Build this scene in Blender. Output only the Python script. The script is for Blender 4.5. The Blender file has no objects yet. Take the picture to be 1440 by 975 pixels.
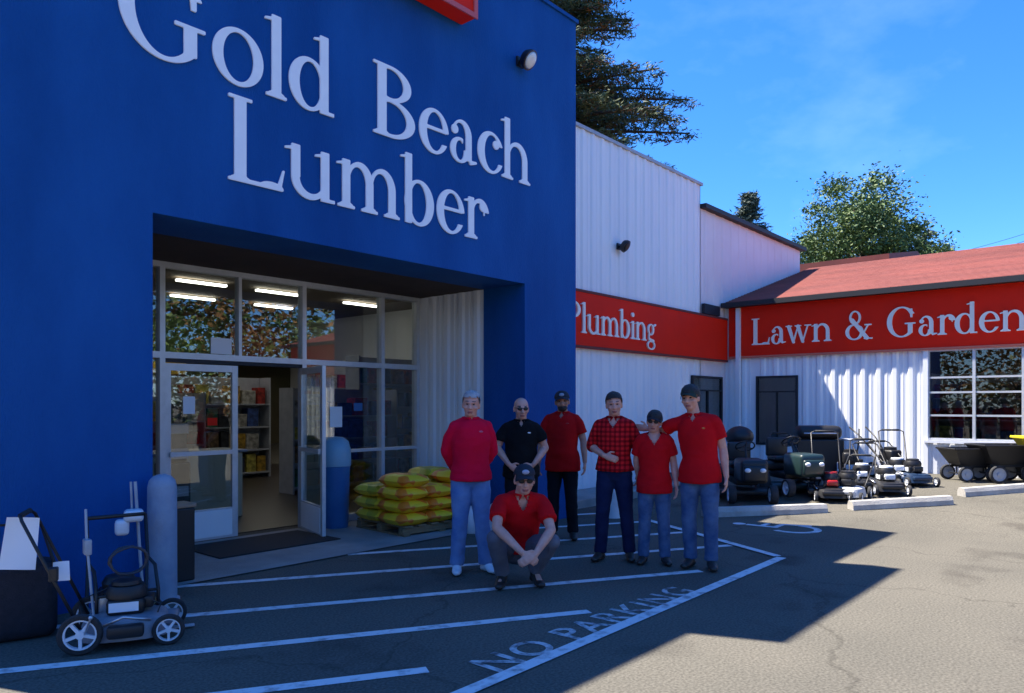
import bpy, bmesh, math, random
import numpy as np
from mathutils import Vector, Matrix, noise, Quaternion
R = math.radians
random.seed(7)
SC = bpy.context.scene
COL = SC.collection

# ------------------------------------------------------------------ camera
TH = R(41.05)
CT, ST = math.cos(TH), math.sin(TH)
F = 1045.0
CAMZ = 1.6
cd = bpy.data.cameras.new('camera')
cam = bpy.data.objects.new('camera', cd)
COL.objects.link(cam)
cam.location = (0, 0, CAMZ)
cam.rotation_euler = (R(90), 0, TH - R(90))
cd.sensor_width = 36
cd.lens = F / 1440 * 36
cd.shift_y = 82.5 / 1440
cd.clip_start = 0.05
cd.clip_end = 3000
SC.camera = cam

# ------------------------------------------------------------------ light
SUN = Vector((.39 * .536, -.536, -1)).normalized()
W = bpy.data.worlds.new('World')
SC.world = W
W.use_nodes = True
nt = W.node_tree
bg = nt.nodes['Background']
sky = nt.nodes.new('ShaderNodeTexSky')
sky.sky_type = 'NISHITA'
sky.sun_disc = False
sky.sun_elevation = math.asin(-SUN.z)
sky.sun_rotation = R(-21.3)
sky.altitude = 0
sky.air_density = 1.0
sky.dust_density = 0.15
sky.ozone_density = 6.0
hs = nt.nodes.new('ShaderNodeHueSaturation')
hs.inputs['Saturation'].default_value = 1.12
tint = nt.nodes.new('ShaderNodeMixRGB')
tint.blend_type = 'MULTIPLY'
tint.inputs[0].default_value = 1
tint.inputs[2].default_value = (.74, .90, 1.22, 1)
nt.links.new(sky.outputs[0], tint.inputs[1])
nt.links.new(tint.outputs[0], hs.inputs['Color'])
tc = nt.nodes.new('ShaderNodeTexCoord')
mp = nt.nodes.new('ShaderNodeMapping')
mp.inputs['Rotation'].default_value = (0.15, 0.35, 0.6)
mp.inputs['Scale'].default_value = (1.2, 5.0, 9.0)
nz = nt.nodes.new('ShaderNodeTexNoise')
nz.inputs['Scale'].default_value = 1.3
nz.inputs['Detail'].default_value = 7
nz.inputs['Roughness'].default_value = 0.55
rp = nt.nodes.new('ShaderNodeValToRGB')
rp.color_ramp.elements[0].position = 0.52
rp.color_ramp.elements[0].color = (0, 0, 0, 1)
rp.color_ramp.elements[1].position = 0.78
rp.color_ramp.elements[1].color = (.06, .06, .06, 1)
mx = nt.nodes.new('ShaderNodeMixRGB')
mx.inputs[2].default_value = (7.5, 9.5, 12.0, 1)
nt.links.new(tc.outputs['Generated'], mp.inputs[0])
nt.links.new(mp.outputs[0], nz.inputs['Vector'])
nt.links.new(nz.outputs[0], rp.inputs[0])
nt.links.new(rp.outputs[0], mx.inputs[0])
nt.links.new(hs.outputs[0], mx.inputs[1])
nt.links.new(mx.outputs[0], bg.inputs[0])
bg.inputs[1].default_value = 0.082
sd = bpy.data.lights.new('sun', 'SUN')
sun = bpy.data.objects.new('sun', sd)
COL.objects.link(sun)
sun.location = (-10, 30, 50)
sun.rotation_euler = SUN.to_track_quat('-Z', 'Y').to_euler()
sd.energy = 4.8
sd.angle = R(0.5)
sd.color = (1.0, 0.93, 0.82)
SC.view_settings.view_transform = 'Standard'
SC.view_settings.look = 'None'
SC.view_settings.gamma = 1
SC.view_settings.use_curve_mapping = False
SC.view_settings.exposure = 1.68

# ------------------------------------------------------------------ coordinates
def cw(lat, dep, z=0.0):
    return Vector((dep * CT + lat * ST, dep * ST - lat * CT, z))
def gz(a, b=0):
    t = min(1, max(0, (a - 10.4) / 5.0))
    return .25 * t * t * (3 - 2 * t)
def gp(x, y):
    z = 0.0
    for _ in range(12):
        dep = F * (CAMZ - z) / (y - 570)
        p = cw((x - 720) / F * dep, dep)
        z = gz(p.x, p.y)
    p.z = z
    return p

# ------------------------------------------------------------------ materials
def mat(name, col, rough=.6, col2=None, scale=5., bump=0., bscale=None, metal=0., spec=.5, detail=6., lo=.35, hi=.65, coat=0., stretch=None, emit=None, estr=0):
    m = bpy.data.materials.new(name)
    m.use_nodes = True
    t = m.node_tree
    p = t.nodes['Principled BSDF']
    p.inputs['Base Color'].default_value = (*col, 1)
    p.inputs['Roughness'].default_value = rough
    p.inputs['Metallic'].default_value = metal
    p.inputs['Specular IOR Level'].default_value = spec
    p.inputs['Coat Weight'].default_value = coat
    if emit:
        p.inputs['Emission Color'].default_value = (*emit, 1)
        p.inputs['Emission Strength'].default_value = estr
    c = t.nodes.new('ShaderNodeTexCoord')
    vec = c.outputs['Object']
    if stretch:
        g = t.nodes.new('ShaderNodeMapping')
        g.inputs['Scale'].default_value = stretch
        t.links.new(vec, g.inputs[0])
        vec = g.outputs[0]
    if col2:
        n = t.nodes.new('ShaderNodeTexNoise')
        n.inputs['Scale'].default_value = scale
        n.inputs['Detail'].default_value = detail
        n.inputs['Roughness'].default_value = .6
        t.links.new(vec, n.inputs['Vector'])
        r = t.nodes.new('ShaderNodeValToRGB')
        r.color_ramp.elements[0].position = lo
        r.color_ramp.elements[0].color = (*col, 1)
        r.color_ramp.elements[1].position = hi
        r.color_ramp.elements[1].color = (*col2, 1)
        t.links.new(n.outputs[0], r.inputs[0])
        t.links.new(r.outputs[0], p.inputs['Base Color'])
    if bump:
        n2 = t.nodes.new('ShaderNodeTexNoise')
        n2.inputs['Scale'].default_value = bscale or scale * 4
        n2.inputs['Detail'].default_value = 5
        t.links.new(vec, n2.inputs['Vector'])
        b = t.nodes.new('ShaderNodeBump')
        b.inputs['Strength'].default_value = bump
        b.inputs['Distance'].default_value = .02
        t.links.new(n2.outputs[0], b.inputs['Height'])
        t.links.new(b.outputs[0], p.inputs['Normal'])
    return m

def glass_mat(name, tint=(.8, .85, .85), refl=1.0):
    m = bpy.data.materials.new(name)
    m.use_nodes = True
    t = m.node_tree
    t.nodes.clear()
    o = t.nodes.new('ShaderNodeOutputMaterial')
    mixn = t.nodes.new('ShaderNodeMixShader')
    tr = t.nodes.new('ShaderNodeBsdfTransparent')
    tr.inputs[0].default_value = (*tint, 1)
    gl = t.nodes.new('ShaderNodeBsdfGlossy')
    gl.inputs['Roughness'].default_value = .01
    fr = t.nodes.new('ShaderNodeLayerWeight')
    pw_ = t.nodes.new('ShaderNodeMath')
    pw_.operation = 'POWER'
    pw_.inputs[1].default_value = 5
    t.links.new(fr.outputs['Facing'], pw_.inputs[0])
    mul = t.nodes.new('ShaderNodeMath')
    mul.operation = 'MULTIPLY_ADD'
    mul.inputs[1].default_value = .85
    mul.inputs[2].default_value = refl
    t.links.new(pw_.outputs[0], mul.inputs[0])
    t.links.new(mul.outputs[0], mixn.inputs[0])
    t.links.new(tr.outputs[0], mixn.inputs[1])
    t.links.new(gl.outputs[0], mixn.inputs[2])
    t.links.new(mixn.outputs[0], o.inputs[0])
    return m

M = {}
M['asphalt'] = None
M['blue'] = mat('blue_stucco_paint', (.002, .060, .24), .65, (.010, .104, .36), 1.0, .5, 70, lo=.32, hi=.72, spec=.15, stretch=(1, 1, .35), detail=9)
M['white_siding'] = mat('white_metal_siding', (.78, .80, .84), .5, (.86, .87, .88), 1.3, .05, 30, stretch=(1, 1, .25))
M['pink_siding'] = mat('bounce_pink_siding', (.74, .66, .68), .5, (.80, .74, .76), .8, .04, 20)  # pink of the red roof's bounce light is put into these colours
M['red'] = mat('red_sign_paint', (.88, .022, .006), .55, (.80, .022, .008), 1.5, .03, 20, spec=.12)
M['sign_white'] = mat('white_sign_letter', (.90, .92, .95), .5, (.86, .88, .92), 6)
M['gold_white'] = mat('cream_sign_letter', (.92, .88, .80), .5, (.88, .82, .72), 4)
M['roof'] = mat('red_roof', (.25, .062, .044), .75, (.18, .045, .033), 1.6, .35, 25, stretch=(1, .35, 1))
M['dark_red'] = mat('dark_red_paint', (.12, .02, .015), .7, (.16, .03, .02), 2)
M['dark'] = mat('dark_trim', (.012, .013, .018), .6)
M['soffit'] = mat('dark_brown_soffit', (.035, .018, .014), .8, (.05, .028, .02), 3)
M['alu'] = mat('aluminium_frame', (.62, .64, .68), .35, (.55, .57, .6), 8, metal=.35)
M['concrete'] = mat('concrete', (.34, .33, .31), .9, (.24, .24, .23), 1.8, .4, 60)
M['concrete_light'] = mat('concrete_wheel_stop', (.48, .46, .42), .9, (.36, .34, .31), 5, .4, 60)
M['glass'] = glass_mat('window_glass', (.88, .91, .89), .11)
M['dark_glass'] = glass_mat('dark_window_glass', (.62, .66, .66), .09)
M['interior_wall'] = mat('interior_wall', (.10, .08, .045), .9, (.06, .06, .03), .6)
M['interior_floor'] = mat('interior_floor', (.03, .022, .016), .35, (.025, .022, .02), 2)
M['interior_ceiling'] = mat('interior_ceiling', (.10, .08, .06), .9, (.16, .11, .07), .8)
M['lamp'] = mat('lit_tube', (1, 1, .95), .5, emit=(1, .98, .9), estr=3.2)
M['black'] = mat('black_plastic', (.012, .012, .014), .45)
M['rubber'] = mat('rubber_tyre', (.018, .018, .02), .8, (.03, .03, .032), 20, .3, 60)
M['steel'] = mat('bright_steel', (.6, .6, .62), .28, metal=.9)
M['grey_metal'] = mat('grey_painted_metal', (.32, .34, .38), .4, (.4, .42, .46), 6)
M['white_plastic'] = mat('white_plastic', (.78, .80, .84), .4, (.7, .72, .76), 9)
M['paper'] = mat('paper', (.80, .82, .86), .8)
M['paper_ink'] = mat('paper_ink', (.25, .28, .38), .8)
M['yellow'] = mat('yellow_plastic', (.80, .62, .02), .4)
M['bollard'] = mat('grey_blue_bollard', (.22, .27, .36), .65, (.3, .35, .43), 5, .2, 30)
M['wood'] = mat('pallet_wood', (.30, .20, .10), .85, (.2, .13, .07), 6, .3, 40, stretch=(1, 8, 8))
M['bin_blue'] = mat('blue_bin_plastic', (.02, .12, .32), .4, (.03, .15, .36), 4)
M['teal'] = mat('pale_teal_plastic', (.20, .38, .50), .4)
M['engine_red'] = mat('red_mower_paint', (.42, .015, .012), .3, coat=.4)
M['green_paint'] = mat('green_mower_paint', (.015, .10, .03), .35, coat=.3)
M['orange_paint'] = mat('orange_mower_paint', (.6, .14, .02), .35, coat=.3)
M['bark'] = mat('bark', (.10, .07, .05), .9, (.06, .045, .035), 6, .6, 30, stretch=(1, 1, .3))
M['conifer'] = mat('conifer_needles', (.035, .06, .022), .7, (.12, .14, .045), .7, detail=8, lo=.42, hi=.62)
M['conifer_dry'] = mat('dry_needles', (.24, .12, .04), .8, (.14, .075, .03), 2)
M['broadleaf'] = mat('tree_leaves', (.03, .075, .02), .65, (.12, .18, .04), .7, detail=8, lo=.4, hi=.62)
M['pine_blue'] = mat('bluish_needles', (.03, .055, .04), .7, (.06, .085, .06), 1.0)
M['skin'] = mat('skin', (.72, .36, .26), .5, (.62, .28, .20), 14, .05, 60)
M['skin_tan'] = mat('tanned_skin', (.54, .25, .16), .5, (.46, .20, .13), 14, .05, 60)
M['lips'] = mat('lips', (.34, .10, .09), .45)
M['brow'] = mat('brow', (.06, .045, .04), .8)
M['eye'] = mat('eye', (.03, .025, .02), .15)
M['grey_hair'] = mat('grey_hair', (.50, .48, .47), .8, (.32, .30, .30), 30, .6, 120)
M['dark_hair'] = mat('dark_hair', (.015, .011, .010), .6, (.035, .025, .02), 30, .6, 120)
M['shirt_crimson'] = mat('crimson_fleece', (.80, .006, .045), .85, (.68, .006, .03), 3, .3, 120, spec=.08)
M['shirt_red'] = mat('red_cotton', (.72, .008, .014), .85, (.58, .007, .011), 4, .3, 160, spec=.08)
M['shirt_deep'] = mat('deep_red_cotton', (.55, .008, .010), .85, (.44, .007, .008), 4, .3, 160, spec=.08)
M['shirt_black'] = mat('black_cotton', (.008, .008, .009), .85, (.014, .014, .015), 6, .3, 160, spec=.08)
M['denim_light'] = mat('light_blue_denim', (.20, .31, .52), .85, (.10, .19, .42), 4, .35, 140, spec=.08)
M['denim'] = mat('blue_denim', (.035, .075, .18), .85, (.12, .18, .30), 4.5, .35, 140, spec=.08)
M['denim_dark'] = mat('dark_denim', (.010, .015, .05), .85, (.018, .025, .07), 6, .35, 140, spec=.08)
M['trouser_black'] = mat('black_trousers', (.008, .010, .016), .85, (.013, .015, .02), 6, .2, 140, spec=.08)
M['trouser_grey'] = mat('grey_trousers', (.17, .17, .20), .85, (.12, .12, .15), 6, .35, 140, spec=.08)
M['shoe_white'] = mat('white_shoe', (.72, .73, .76), .5)
M['shoe_dark'] = mat('dark_boot', (.03, .024, .02), .5)
M['cap_dark'] = mat('dark_cap', (.012, .015, .025), .8)
M['cap_green'] = mat('dark_green_cap', (.008, .03, .02), .8)
M['sole'] = mat('sole', (.05, .05, .05), .8)

def make_asphalt():
    m = bpy.data.materials.new('asphalt')
    m.use_nodes = True
    t = m.node_tree
    p = t.nodes['Principled BSDF']
    p.inputs['Roughness'].default_value = .92
    p.inputs['Specular IOR Level'].default_value = .12
    c = t.nodes.new('ShaderNodeTexCoord')
    def nzr(s, lo, hi, a, b, d=6):
        n = t.nodes.new('ShaderNodeTexNoise')
        n.inputs['Scale'].default_value = s
        n.inputs['Detail'].default_value = d
        t.links.new(c.outputs['Object'], n.inputs['Vector'])
        r = t.nodes.new('ShaderNodeValToRGB')
        r.color_ramp.elements[0].position = lo
        r.color_ramp.elements[1].position = hi
        r.color_ramp.elements[0].color = (*a, 1)
        r.color_ramp.elements[1].color = (*b, 1)
        t.links.new(n.outputs[0], r.inputs[0])
        return r, n
    r1, _ = nzr(.45, .3, .7, (.100, .094, .079), (.142, .130, .106))
    r2, n2 = nzr(55, .35, .7, (.72, .72, .72), (1.25, 1.25, 1.25), 3)
    r3, _ = nzr(1.1, .58, .74, (1, 1, 1), (.62, .61, .62), 9)
    a = t.nodes.new('ShaderNodeMixRGB'); a.blend_type = 'MULTIPLY'; a.inputs[0].default_value = 1
    b = t.nodes.new('ShaderNodeMixRGB'); b.blend_type = 'MULTIPLY'; b.inputs[0].default_value = 1
    t.links.new(r1.outputs[0], a.inputs[1]); t.links.new(r2.outputs[0], a.inputs[2])
    t.links.new(a.outputs[0], b.inputs[1]); t.links.new(r3.outputs[0], b.inputs[2])
    v = t.nodes.new('ShaderNodeTexVoronoi'); v.feature = 'DISTANCE_TO_EDGE'; v.inputs['Scale'].default_value = .33
    nw = t.nodes.new('ShaderNodeTexNoise'); nw.inputs['Scale'].default_value = 1.5; nw.inputs['Detail'].default_value = 5
    t.links.new(c.outputs['Object'], nw.inputs['Vector'])
    ad = t.nodes.new('ShaderNodeMixRGB'); ad.blend_type = 'ADD'; ad.inputs[0].default_value = .9
    t.links.new(c.outputs['Object'], ad.inputs[1]); t.links.new(nw.outputs[1], ad.inputs[2])
    t.links.new(ad.outputs[0], v.inputs['Vector'])
    cr = t.nodes.new('ShaderNodeValToRGB')
    cr.color_ramp.elements[0].position = .0; cr.color_ramp.elements[0].color = (.5, .5, .5, 1)
    cr.color_ramp.elements[1].position = .006; cr.color_ramp.elements[1].color = (1, 1, 1, 1)
    t.links.new(v.outputs['Distance'], cr.inputs[0])
    d = t.nodes.new('ShaderNodeMixRGB'); d.blend_type = 'MULTIPLY'; d.inputs[0].default_value = .6
    t.links.new(b.outputs[0], d.inputs[1]); t.links.new(cr.outputs[0], d.inputs[2])
    t.links.new(d.outputs[0], p.inputs['Base Color'])
    bp = t.nodes.new('ShaderNodeBump'); bp.inputs['Strength'].default_value = .5; bp.inputs['Distance'].default_value = .008
    t.links.new(n2.outputs[0], bp.inputs['Height']); t.links.new(bp.outputs[0], p.inputs['Normal'])
    return m
M['asphalt'] = make_asphalt()
M['paint'] = mat('worn_white_road_paint', (.68, .68, .68), .7, (.24, .24, .24), 9, .2, 60, lo=.50, hi=.72)
M['paint_faded'] = mat('faded_white_road_paint', (.55, .55, .55), .8, (.10, .10, .10), 11, .2, 60, lo=.42, hi=.62)

def plaid(name):
    m = bpy.data.materials.new(name)
    m.use_nodes = True
    t = m.node_tree
    p = t.nodes['Principled BSDF']
    p.inputs['Roughness'].default_value = .85
    p.inputs['Specular IOR Level'].default_value = .08
    c = t.nodes.new('ShaderNodeTexCoord')
    def stripes(direction, sc):
        w = t.nodes.new('ShaderNodeTexWave')
        w.bands_direction = direction
        w.inputs['Scale'].default_value = sc
        t.links.new(c.outputs['Object'], w.inputs['Vector'])
        r = t.nodes.new('ShaderNodeValToRGB')
        r.color_ramp.elements[0].position = .5
        r.color_ramp.elements[1].position = .62
        r.color_ramp.elements[0].color = (1, 1, 1, 1)
        r.color_ramp.elements[1].color = (.12, .08, .25, 1)
        t.links.new(w.outputs[0], r.inputs[0])
        return r
    a = t.nodes.new('ShaderNodeMixRGB'); a.blend_type = 'MULTIPLY'; a.inputs[0].default_value = .55
    b = t.nodes.new('ShaderNodeMixRGB'); b.blend_type = 'MULTIPLY'; b.inputs[0].default_value = .55
    a.inputs[1].default_value = (.75, .015, .02, 1)
    t.links.new(stripes('X', 6.5).outputs[0], a.inputs[2])
    t.links.new(a.outputs[0], b.inputs[1])
    t.links.new(stripes('Z', 6.5).outputs[0], b.inputs[2])
    t.links.new(b.outputs[0], p.inputs['Base Color'])
    return m
M['plaid'] = plaid('red_plaid_flannel')

# ------------------------------------------------------------------ mesh helpers
class MB:
    def __init__(s):
        s.v = []; s.f = []; s.mi = []; s.cur = 0; s.mats = []
    def use(s, m):
        if m not in s.mats: s.mats.append(m)
        s.cur = s.mats.index(m); return s
    def add(s, vs, fs):
        o = len(s.v)
        s.v += [tuple(v) for v in vs]
        for f in fs:
            s.f.append(tuple(i + o for i in f)); s.mi.append(s.cur)
        return s
    def box(s, x0, x1, y0, y1, z0, z1, mtx=None):
        vs = [Vector((x, y, z)) for z in (z0, z1) for y in (y0, y1) for x in (x0, x1)]
        if mtx: vs = [mtx @ v for v in vs]
        return s.add(vs, [(0, 2, 3, 1), (4, 5, 7, 6), (0, 1, 5, 4), (2, 6, 7, 3), (0, 4, 6, 2), (1, 3, 7, 5)])
    def bbox(s, x0, x1, y0, y1, z0, z1, r=.01, mtx=None, seg=2):
        bm = bmesh.new()
        bmesh.ops.create_cube(bm, size=1)
        for v in bm.verts:
            v.co = Vector(((x0 + x1) / 2 + v.co.x * (x1 - x0), (y0 + y1) / 2 + v.co.y * (y1 - y0), (z0 + z1) / 2 + v.co.z * (z1 - z0)))
        bmesh.ops.bevel(bm, geom=list(bm.edges), offset=r, segments=seg, affect='EDGES', profile=.5)
        return s.frombm(bm, mtx)
    def frombm(s, bm, mtx=None):
        bm.verts.index_update()
        vs = [(mtx @ v.co if mtx else v.co.copy()) for v in bm.verts]
        fs = [[v.index for v in f.verts] for f in bm.faces]
        bm.free()
        return s.add(vs, fs)
    def tube(s, pts, rad, n=10, cap=True, ref=None):
        pts = [Vector(p) for p in pts]
        if not hasattr(rad, '__len__'): rad = [rad] * len(pts)
        rings = []
        prev = None
        for i, p in enumerate(pts):
            t = (pts[min(i + 1, len(pts) - 1)] - pts[max(i - 1, 0)])
            t = t.normalized() if t.length > 1e-9 else Vector((0, 0, 1))
            if ref is not None: u = Vector(ref)
            elif prev is not None: u = prev
            else: u = Vector((1, 0, 0)) if abs(t.x) < .8 else Vector((0, 1, 0))
            u = (u - t * u.dot(t)).normalized()
            prev = u
            w = t.cross(u)
            r = rad[i]
            ru, rw = r if hasattr(r, '__len__') else (r, r)
            rings.append([p + u * (ru * math.cos(2 * math.pi * k / n)) + w * (rw * math.sin(2 * math.pi * k / n)) for k in range(n)])
        vs = [v for r in rings for v in r]
        fs = []
        for i in range(len(rings) - 1):
            for k in range(n):
                k2 = (k + 1) % n
                fs.append((i * n + k, i * n + k2, (i + 1) * n + k2, (i + 1) * n + k))
        if cap:
            fs.append(tuple(reversed(range(n))))
            fs.append(tuple(range((len(rings) - 1) * n, len(rings) * n)))
        return s.add(vs, fs)
    def capsule(s, pts, rad, n=14, ref=None):
        """tube with rounded ends"""
        pts = [Vector(p) for p in pts]
        if not hasattr(rad, '__len__'): rad = [rad] * len(pts)
        def rr(r): return r if hasattr(r, '__len__') else (r, r)
        P, Q = [], []
        t0 = (pts[0] - pts[1]).normalized(); r0 = rr(rad[0]); m0 = min(r0)
        for a in (80, 55, 28):
            c, q = math.cos(R(a)), math.sin(R(a))
            P.append(pts[0] + t0 * m0 * q); Q.append((r0[0] * c, r0[1] * c))
        for p, r in zip(pts, rad): P.append(p); Q.append(rr(r))
        t1 = (pts[-1] - pts[-2]).normalized(); r1 = rr(rad[-1]); m1 = min(r1)
        for a in (28, 55, 80):
            c, q = math.cos(R(a)), math.sin(R(a))
            P.append(pts[-1] + t1 * m1 * q); Q.append((r1[0] * c, r1[1] * c))
        return s.tube(P, Q, n, True, ref)
    def ell(s, c, r, rot=None, u=16, v=10):
        c = Vector(c)
        if not hasattr(r, '__len__'): r = (r, r, r)
        vs = []
        for i in range(1, v):
            th = math.pi * i / v
            for k in range(u):
                ph = 2 * math.pi * k / u
                vs.append(Vector((r[0] * math.sin(th) * math.cos(ph), r[1] * math.sin(th) * math.sin(ph), r[2] * math.cos(th))))
        vs.append(Vector((0, 0, r[2]))); vs.append(Vector((0, 0, -r[2])))
        if rot is not None: vs = [rot @ q for q in vs]
        vs = [c + q for q in vs]
        fs = []
        for i in range(v - 2):
            for k in range(u):
                fs.append((i * u + k, (i + 1) * u + k, (i + 1) * u + (k + 1) % u, i * u + (k + 1) % u))
        T, B = (v - 1) * u, (v - 1) * u + 1
        for k in range(u):
            fs.append((T, k, (k + 1) % u))
            fs.append((B, (v - 2) * u + (k + 1) % u, (v - 2) * u + k))
        return s.add(vs, fs)
    def lathe(s, prof, n=20, mtx=None, axis=None):
        """prof: list of (r,z)"""
        vs = []
        for r, z in prof:
            for k in range(n):
                a = 2 * math.pi * k / n
                q = Vector((r * math.cos(a), r * math.sin(a), z))
                vs.append(mtx @ q if mtx else q)
        fs = []
        for i in range(len(prof) - 1):
            for k in range(n):
                fs.append((i * n + k, i * n + (k + 1) % n, (i + 1) * n + (k + 1) % n, (i + 1) * n + k))
        fs.append(tuple(reversed(range(n))))
        fs.append(tuple(range((len(prof) - 1) * n, len(prof) * n)))
        return s.add(vs, fs)
    def prism(s, poly, fn, d0, d1):
        """poly list of 2D, fn(u,v,d)->3D"""
        n = len(poly)
        vs = [Vector(fn(u, v, d0)) for u, v in poly] + [Vector(fn(u, v, d1)) for u, v in poly]
        fs = [tuple(range(n)), tuple(reversed(range(n, 2 * n)))]
        for i in range(n):
            j = (i + 1) % n
            fs.append((i, i + n, j + n, j))
        return s.add(vs, fs)
    def mesh(s, name, m=None, smooth=False, angle=None, fix=True):
        me = bpy.data.meshes.new(name)
        me.from_pydata(s.v, [], s.f)
        mats = s.mats if s.mats else ([m] if m else [])
        for q in mats: me.materials.append(q)
        if s.mats: me.polygons.foreach_set('material_index', s.mi)
        if fix and len(s.f) < 60000:
            bm = bmesh.new(); bm.from_mesh(me)
            bmesh.ops.recalc_face_normals(bm, faces=bm.faces)
            bm.to_mesh(me); bm.free()
        if smooth:
            me.polygons.foreach_set('use_smooth', [True] * len(me.polygons))
            if angle: me.set_sharp_from_angle(angle=R(angle))
        me.update()
        return me

def obj(name, mb, m=None, parent=None, smooth=False, angle=None, **kw):
    me = mb if isinstance(mb, bpy.types.Mesh) else mb.mesh(name, m, smooth, angle)
    o = bpy.data.objects.new(name, me)
    COL.objects.link(o)
    if parent: o.parent = parent
    tag(o, **kw)
    return o
def tag(o, label=None, cat=None, group=None, kind=None):
    if label: o['label'] = label
    if cat: o['category'] = cat
    if group: o['group'] = group
    if kind: o['kind'] = kind
    return o
def thing(name, label, cat, loc=(0, 0, 0), rz=0, group=None, scale=1):
    o = bpy.data.objects.new(name, None)
    o.empty_display_size = .2
    COL.objects.link(o)
    o.location = loc
    o.rotation_euler = (0, 0, rz)
    o.scale = (scale,) * 3
    return tag(o, label, cat, group)
def dup(root, loc, rz, label=None, group=None, scale=None):
    def cp(o, par):
        c = o.copy(); COL.objects.link(c); c.parent = par
        for ch in list(o.children): cp(ch, c)
        return c
    r = cp(root, None)
    r.location = loc; r.rotation_euler = (0, 0, rz)
    if scale: r.scale = (scale,) * 3
    if label: r['label'] = label
    if group: r['group'] = group
    return r
def I(x, y, z): return (x, y, z)
def XZ(u, v, d): return (u, d, v)      # polygon in X,Z extruded along Y
def YZ(u, v, d): return (d, u, v)
def MT(loc, rz=0, rx=0, ry=0):
    return Matrix.Translation(loc) @ Matrix.Rotation(rz, 4, 'Z') @ Matrix.Rotation(ry, 4, 'Y') @ Matrix.Rotation(rx, 4, 'X')

# ------------------------------------------------------------------ ground
def sheet(name, poly, z, m, parent=None, **kw):
    mb = MB(); mb.add([(x, y, z) for x, y in poly], [tuple(range(len(poly)))])
    return obj(name, mb, m, parent, **kw)
mb = MB()
xs = [-600, -60, -20, -5, 0, 2, 4, 6, 8, 10, 10.4] + [10.4 + .25 * i for i in range(1, 21)] + [16, 18, 22, 30, 60, 200, 800]
ys = [-800, -200, -60, -20, -8, -4, -2, 0, 2, 4, 6, 8, 12, 20, 40, 80, 200, 900]
for y in ys:
    for x in xs: mb.v.append((x, y, gz(x)))
n = len(xs)
for j in range(len(ys) - 1):
    for i in range(n - 1):
        mb.f.append((j * n + i, j * n + i + 1, (j + 1) * n + i + 1, (j + 1) * n + i)); mb.mi.append(0)
obj('ground', mb.mesh('ground', M['asphalt'], True), kind='structure')

# painted markings, one structure object for the hatched zone
PZ = .004
def strip(mb, p, q, w, z=PZ):
    p, q = Vector(p), Vector(q); d = (q - p).normalized(); nn = Vector((-d.y, d.x)) * w / 2
    mb.add([(*(p - nn), z), (*(q - nn), z), (*(q + nn), z), (*(p + nn), z)], [(0, 1, 2, 3)])
hatch = MB()
HB = 3.33                       # the hatching stops here, the words stand between it and the border
RX0, RX1 = (7.72, 2.98), (9.0, 5.35)      # right-hand end of the border
def rlim(b): return RX0[0] + (b - RX0[1]) / (RX1[1] - RX0[1]) * (RX1[0] - RX0[0])
sl = -.565
lines = []
for k, b0 in enumerate((3.62, 4.57, 5.62, 6.78, 7.85, 8.9, 9.95)):
    f = lambda a: b0 + sl * (a - 2.54)
    a0 = .5
    if f(a0) > 6.55: a0 = 2.54 + (6.55 - b0) / sl
    a1 = 2.54 + (HB - b0) / sl
    if k == 0: a1 = 3.05
    if a1 > 7.4:      # meets the slanted end
        lo, hi = 7.0, 12.0
        for _ in range(40):
            mid = (lo + hi) / 2
            if mid < rlim(f(mid)): lo = mid
            else: hi = mid
        a1 = lo - .06
    if a0 < a1: lines.append(((a0, f(a0)), (a1, f(a1))))
for i, (p, q) in enumerate(lines): strip(hatch, p, q, .10)
strip(hatch, (-2.5, 2.83), RX0, .10, PZ + .004)
strip(hatch, (RX0[0] + .02, RX0[1] + .05), RX1, .10, PZ + .008)
obj('parking_marking', hatch, M['paint'], kind='structure')

def text_mesh(s, size, ext=0.0, spacing=1.0, sx=1.0, off=0.0):
    cu = bpy.data.curves.new('t', 'FONT'); cu.body = s; cu.size = size; cu.extrude = ext; cu.space_character = spacing; cu.offset = off
    o = bpy.data.objects.new('t', cu); COL.objects.link(o)
    bpy.context.view_layer.update()
    me = bpy.data.meshes.new_from_object(o.evaluated_get(bpy.context.evaluated_depsgraph_get()))
    bpy.data.objects.remove(o)
    xs_ = [v.co.x for v in me.vertices]; x0, x1 = min(xs_), max(xs_)
    for v in me.vertices: v.co.x = (v.co.x - x0) * sx
    return me, (x1 - x0) * sx
me, wd = text_mesh('NO PARKING', .40, 0, 1.14, off=.006)
k = 2.55 / wd
for v in me.vertices: v.co = Vector((v.co.x * k + 3.30, v.co.y * .95 + 2.98, PZ))
me.materials.append(M['paint_faded'])
obj('parking_lettering', me, kind='structure')

# wheelchair symbol on the bay beside the hatching
isa = MB()
def ring2(mb, c, r0, r1, a0, a1, n=24, sc=(1, 1), z=PZ):
    for i in range(n):
        t0, t1 = R(a0 + (a1 - a0) * i / n), R(a0 + (a1 - a0) * (i + 1) / n)
        q = [(c[0] + r * math.cos(t) * sc[0], c[1] + r * math.sin(t) * sc[1], z) for r, t in ((r0, t0), (r1, t0), (r1, t1), (r0, t1))]
        mb.add(q, [(0, 1, 2, 3)])
sx, sy = 9.62, 3.55
ring2(isa, (sx, sy), .24, .33, 150, 370)
ring2(isa, (sx - .05, sy + .72), .0, .085, 0, 360)
strip(isa, (sx - .05, sy + .62), (sx - .02, sy + .2), .10)
strip(isa, (sx - .03, sy + .24), (sx + .24, sy + .24), .08, PZ + .002)
strip(isa, (sx - .04, sy + .42), (sx + .2, sy + .42), .07, PZ + .002)
strip(isa, (sx + .22, sy + .25), (sx + .36, sy - .1), .08, PZ + .004)
obj('wheelchair_marking', isa, M['paint'], kind='structure')
bay = MB()
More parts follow.
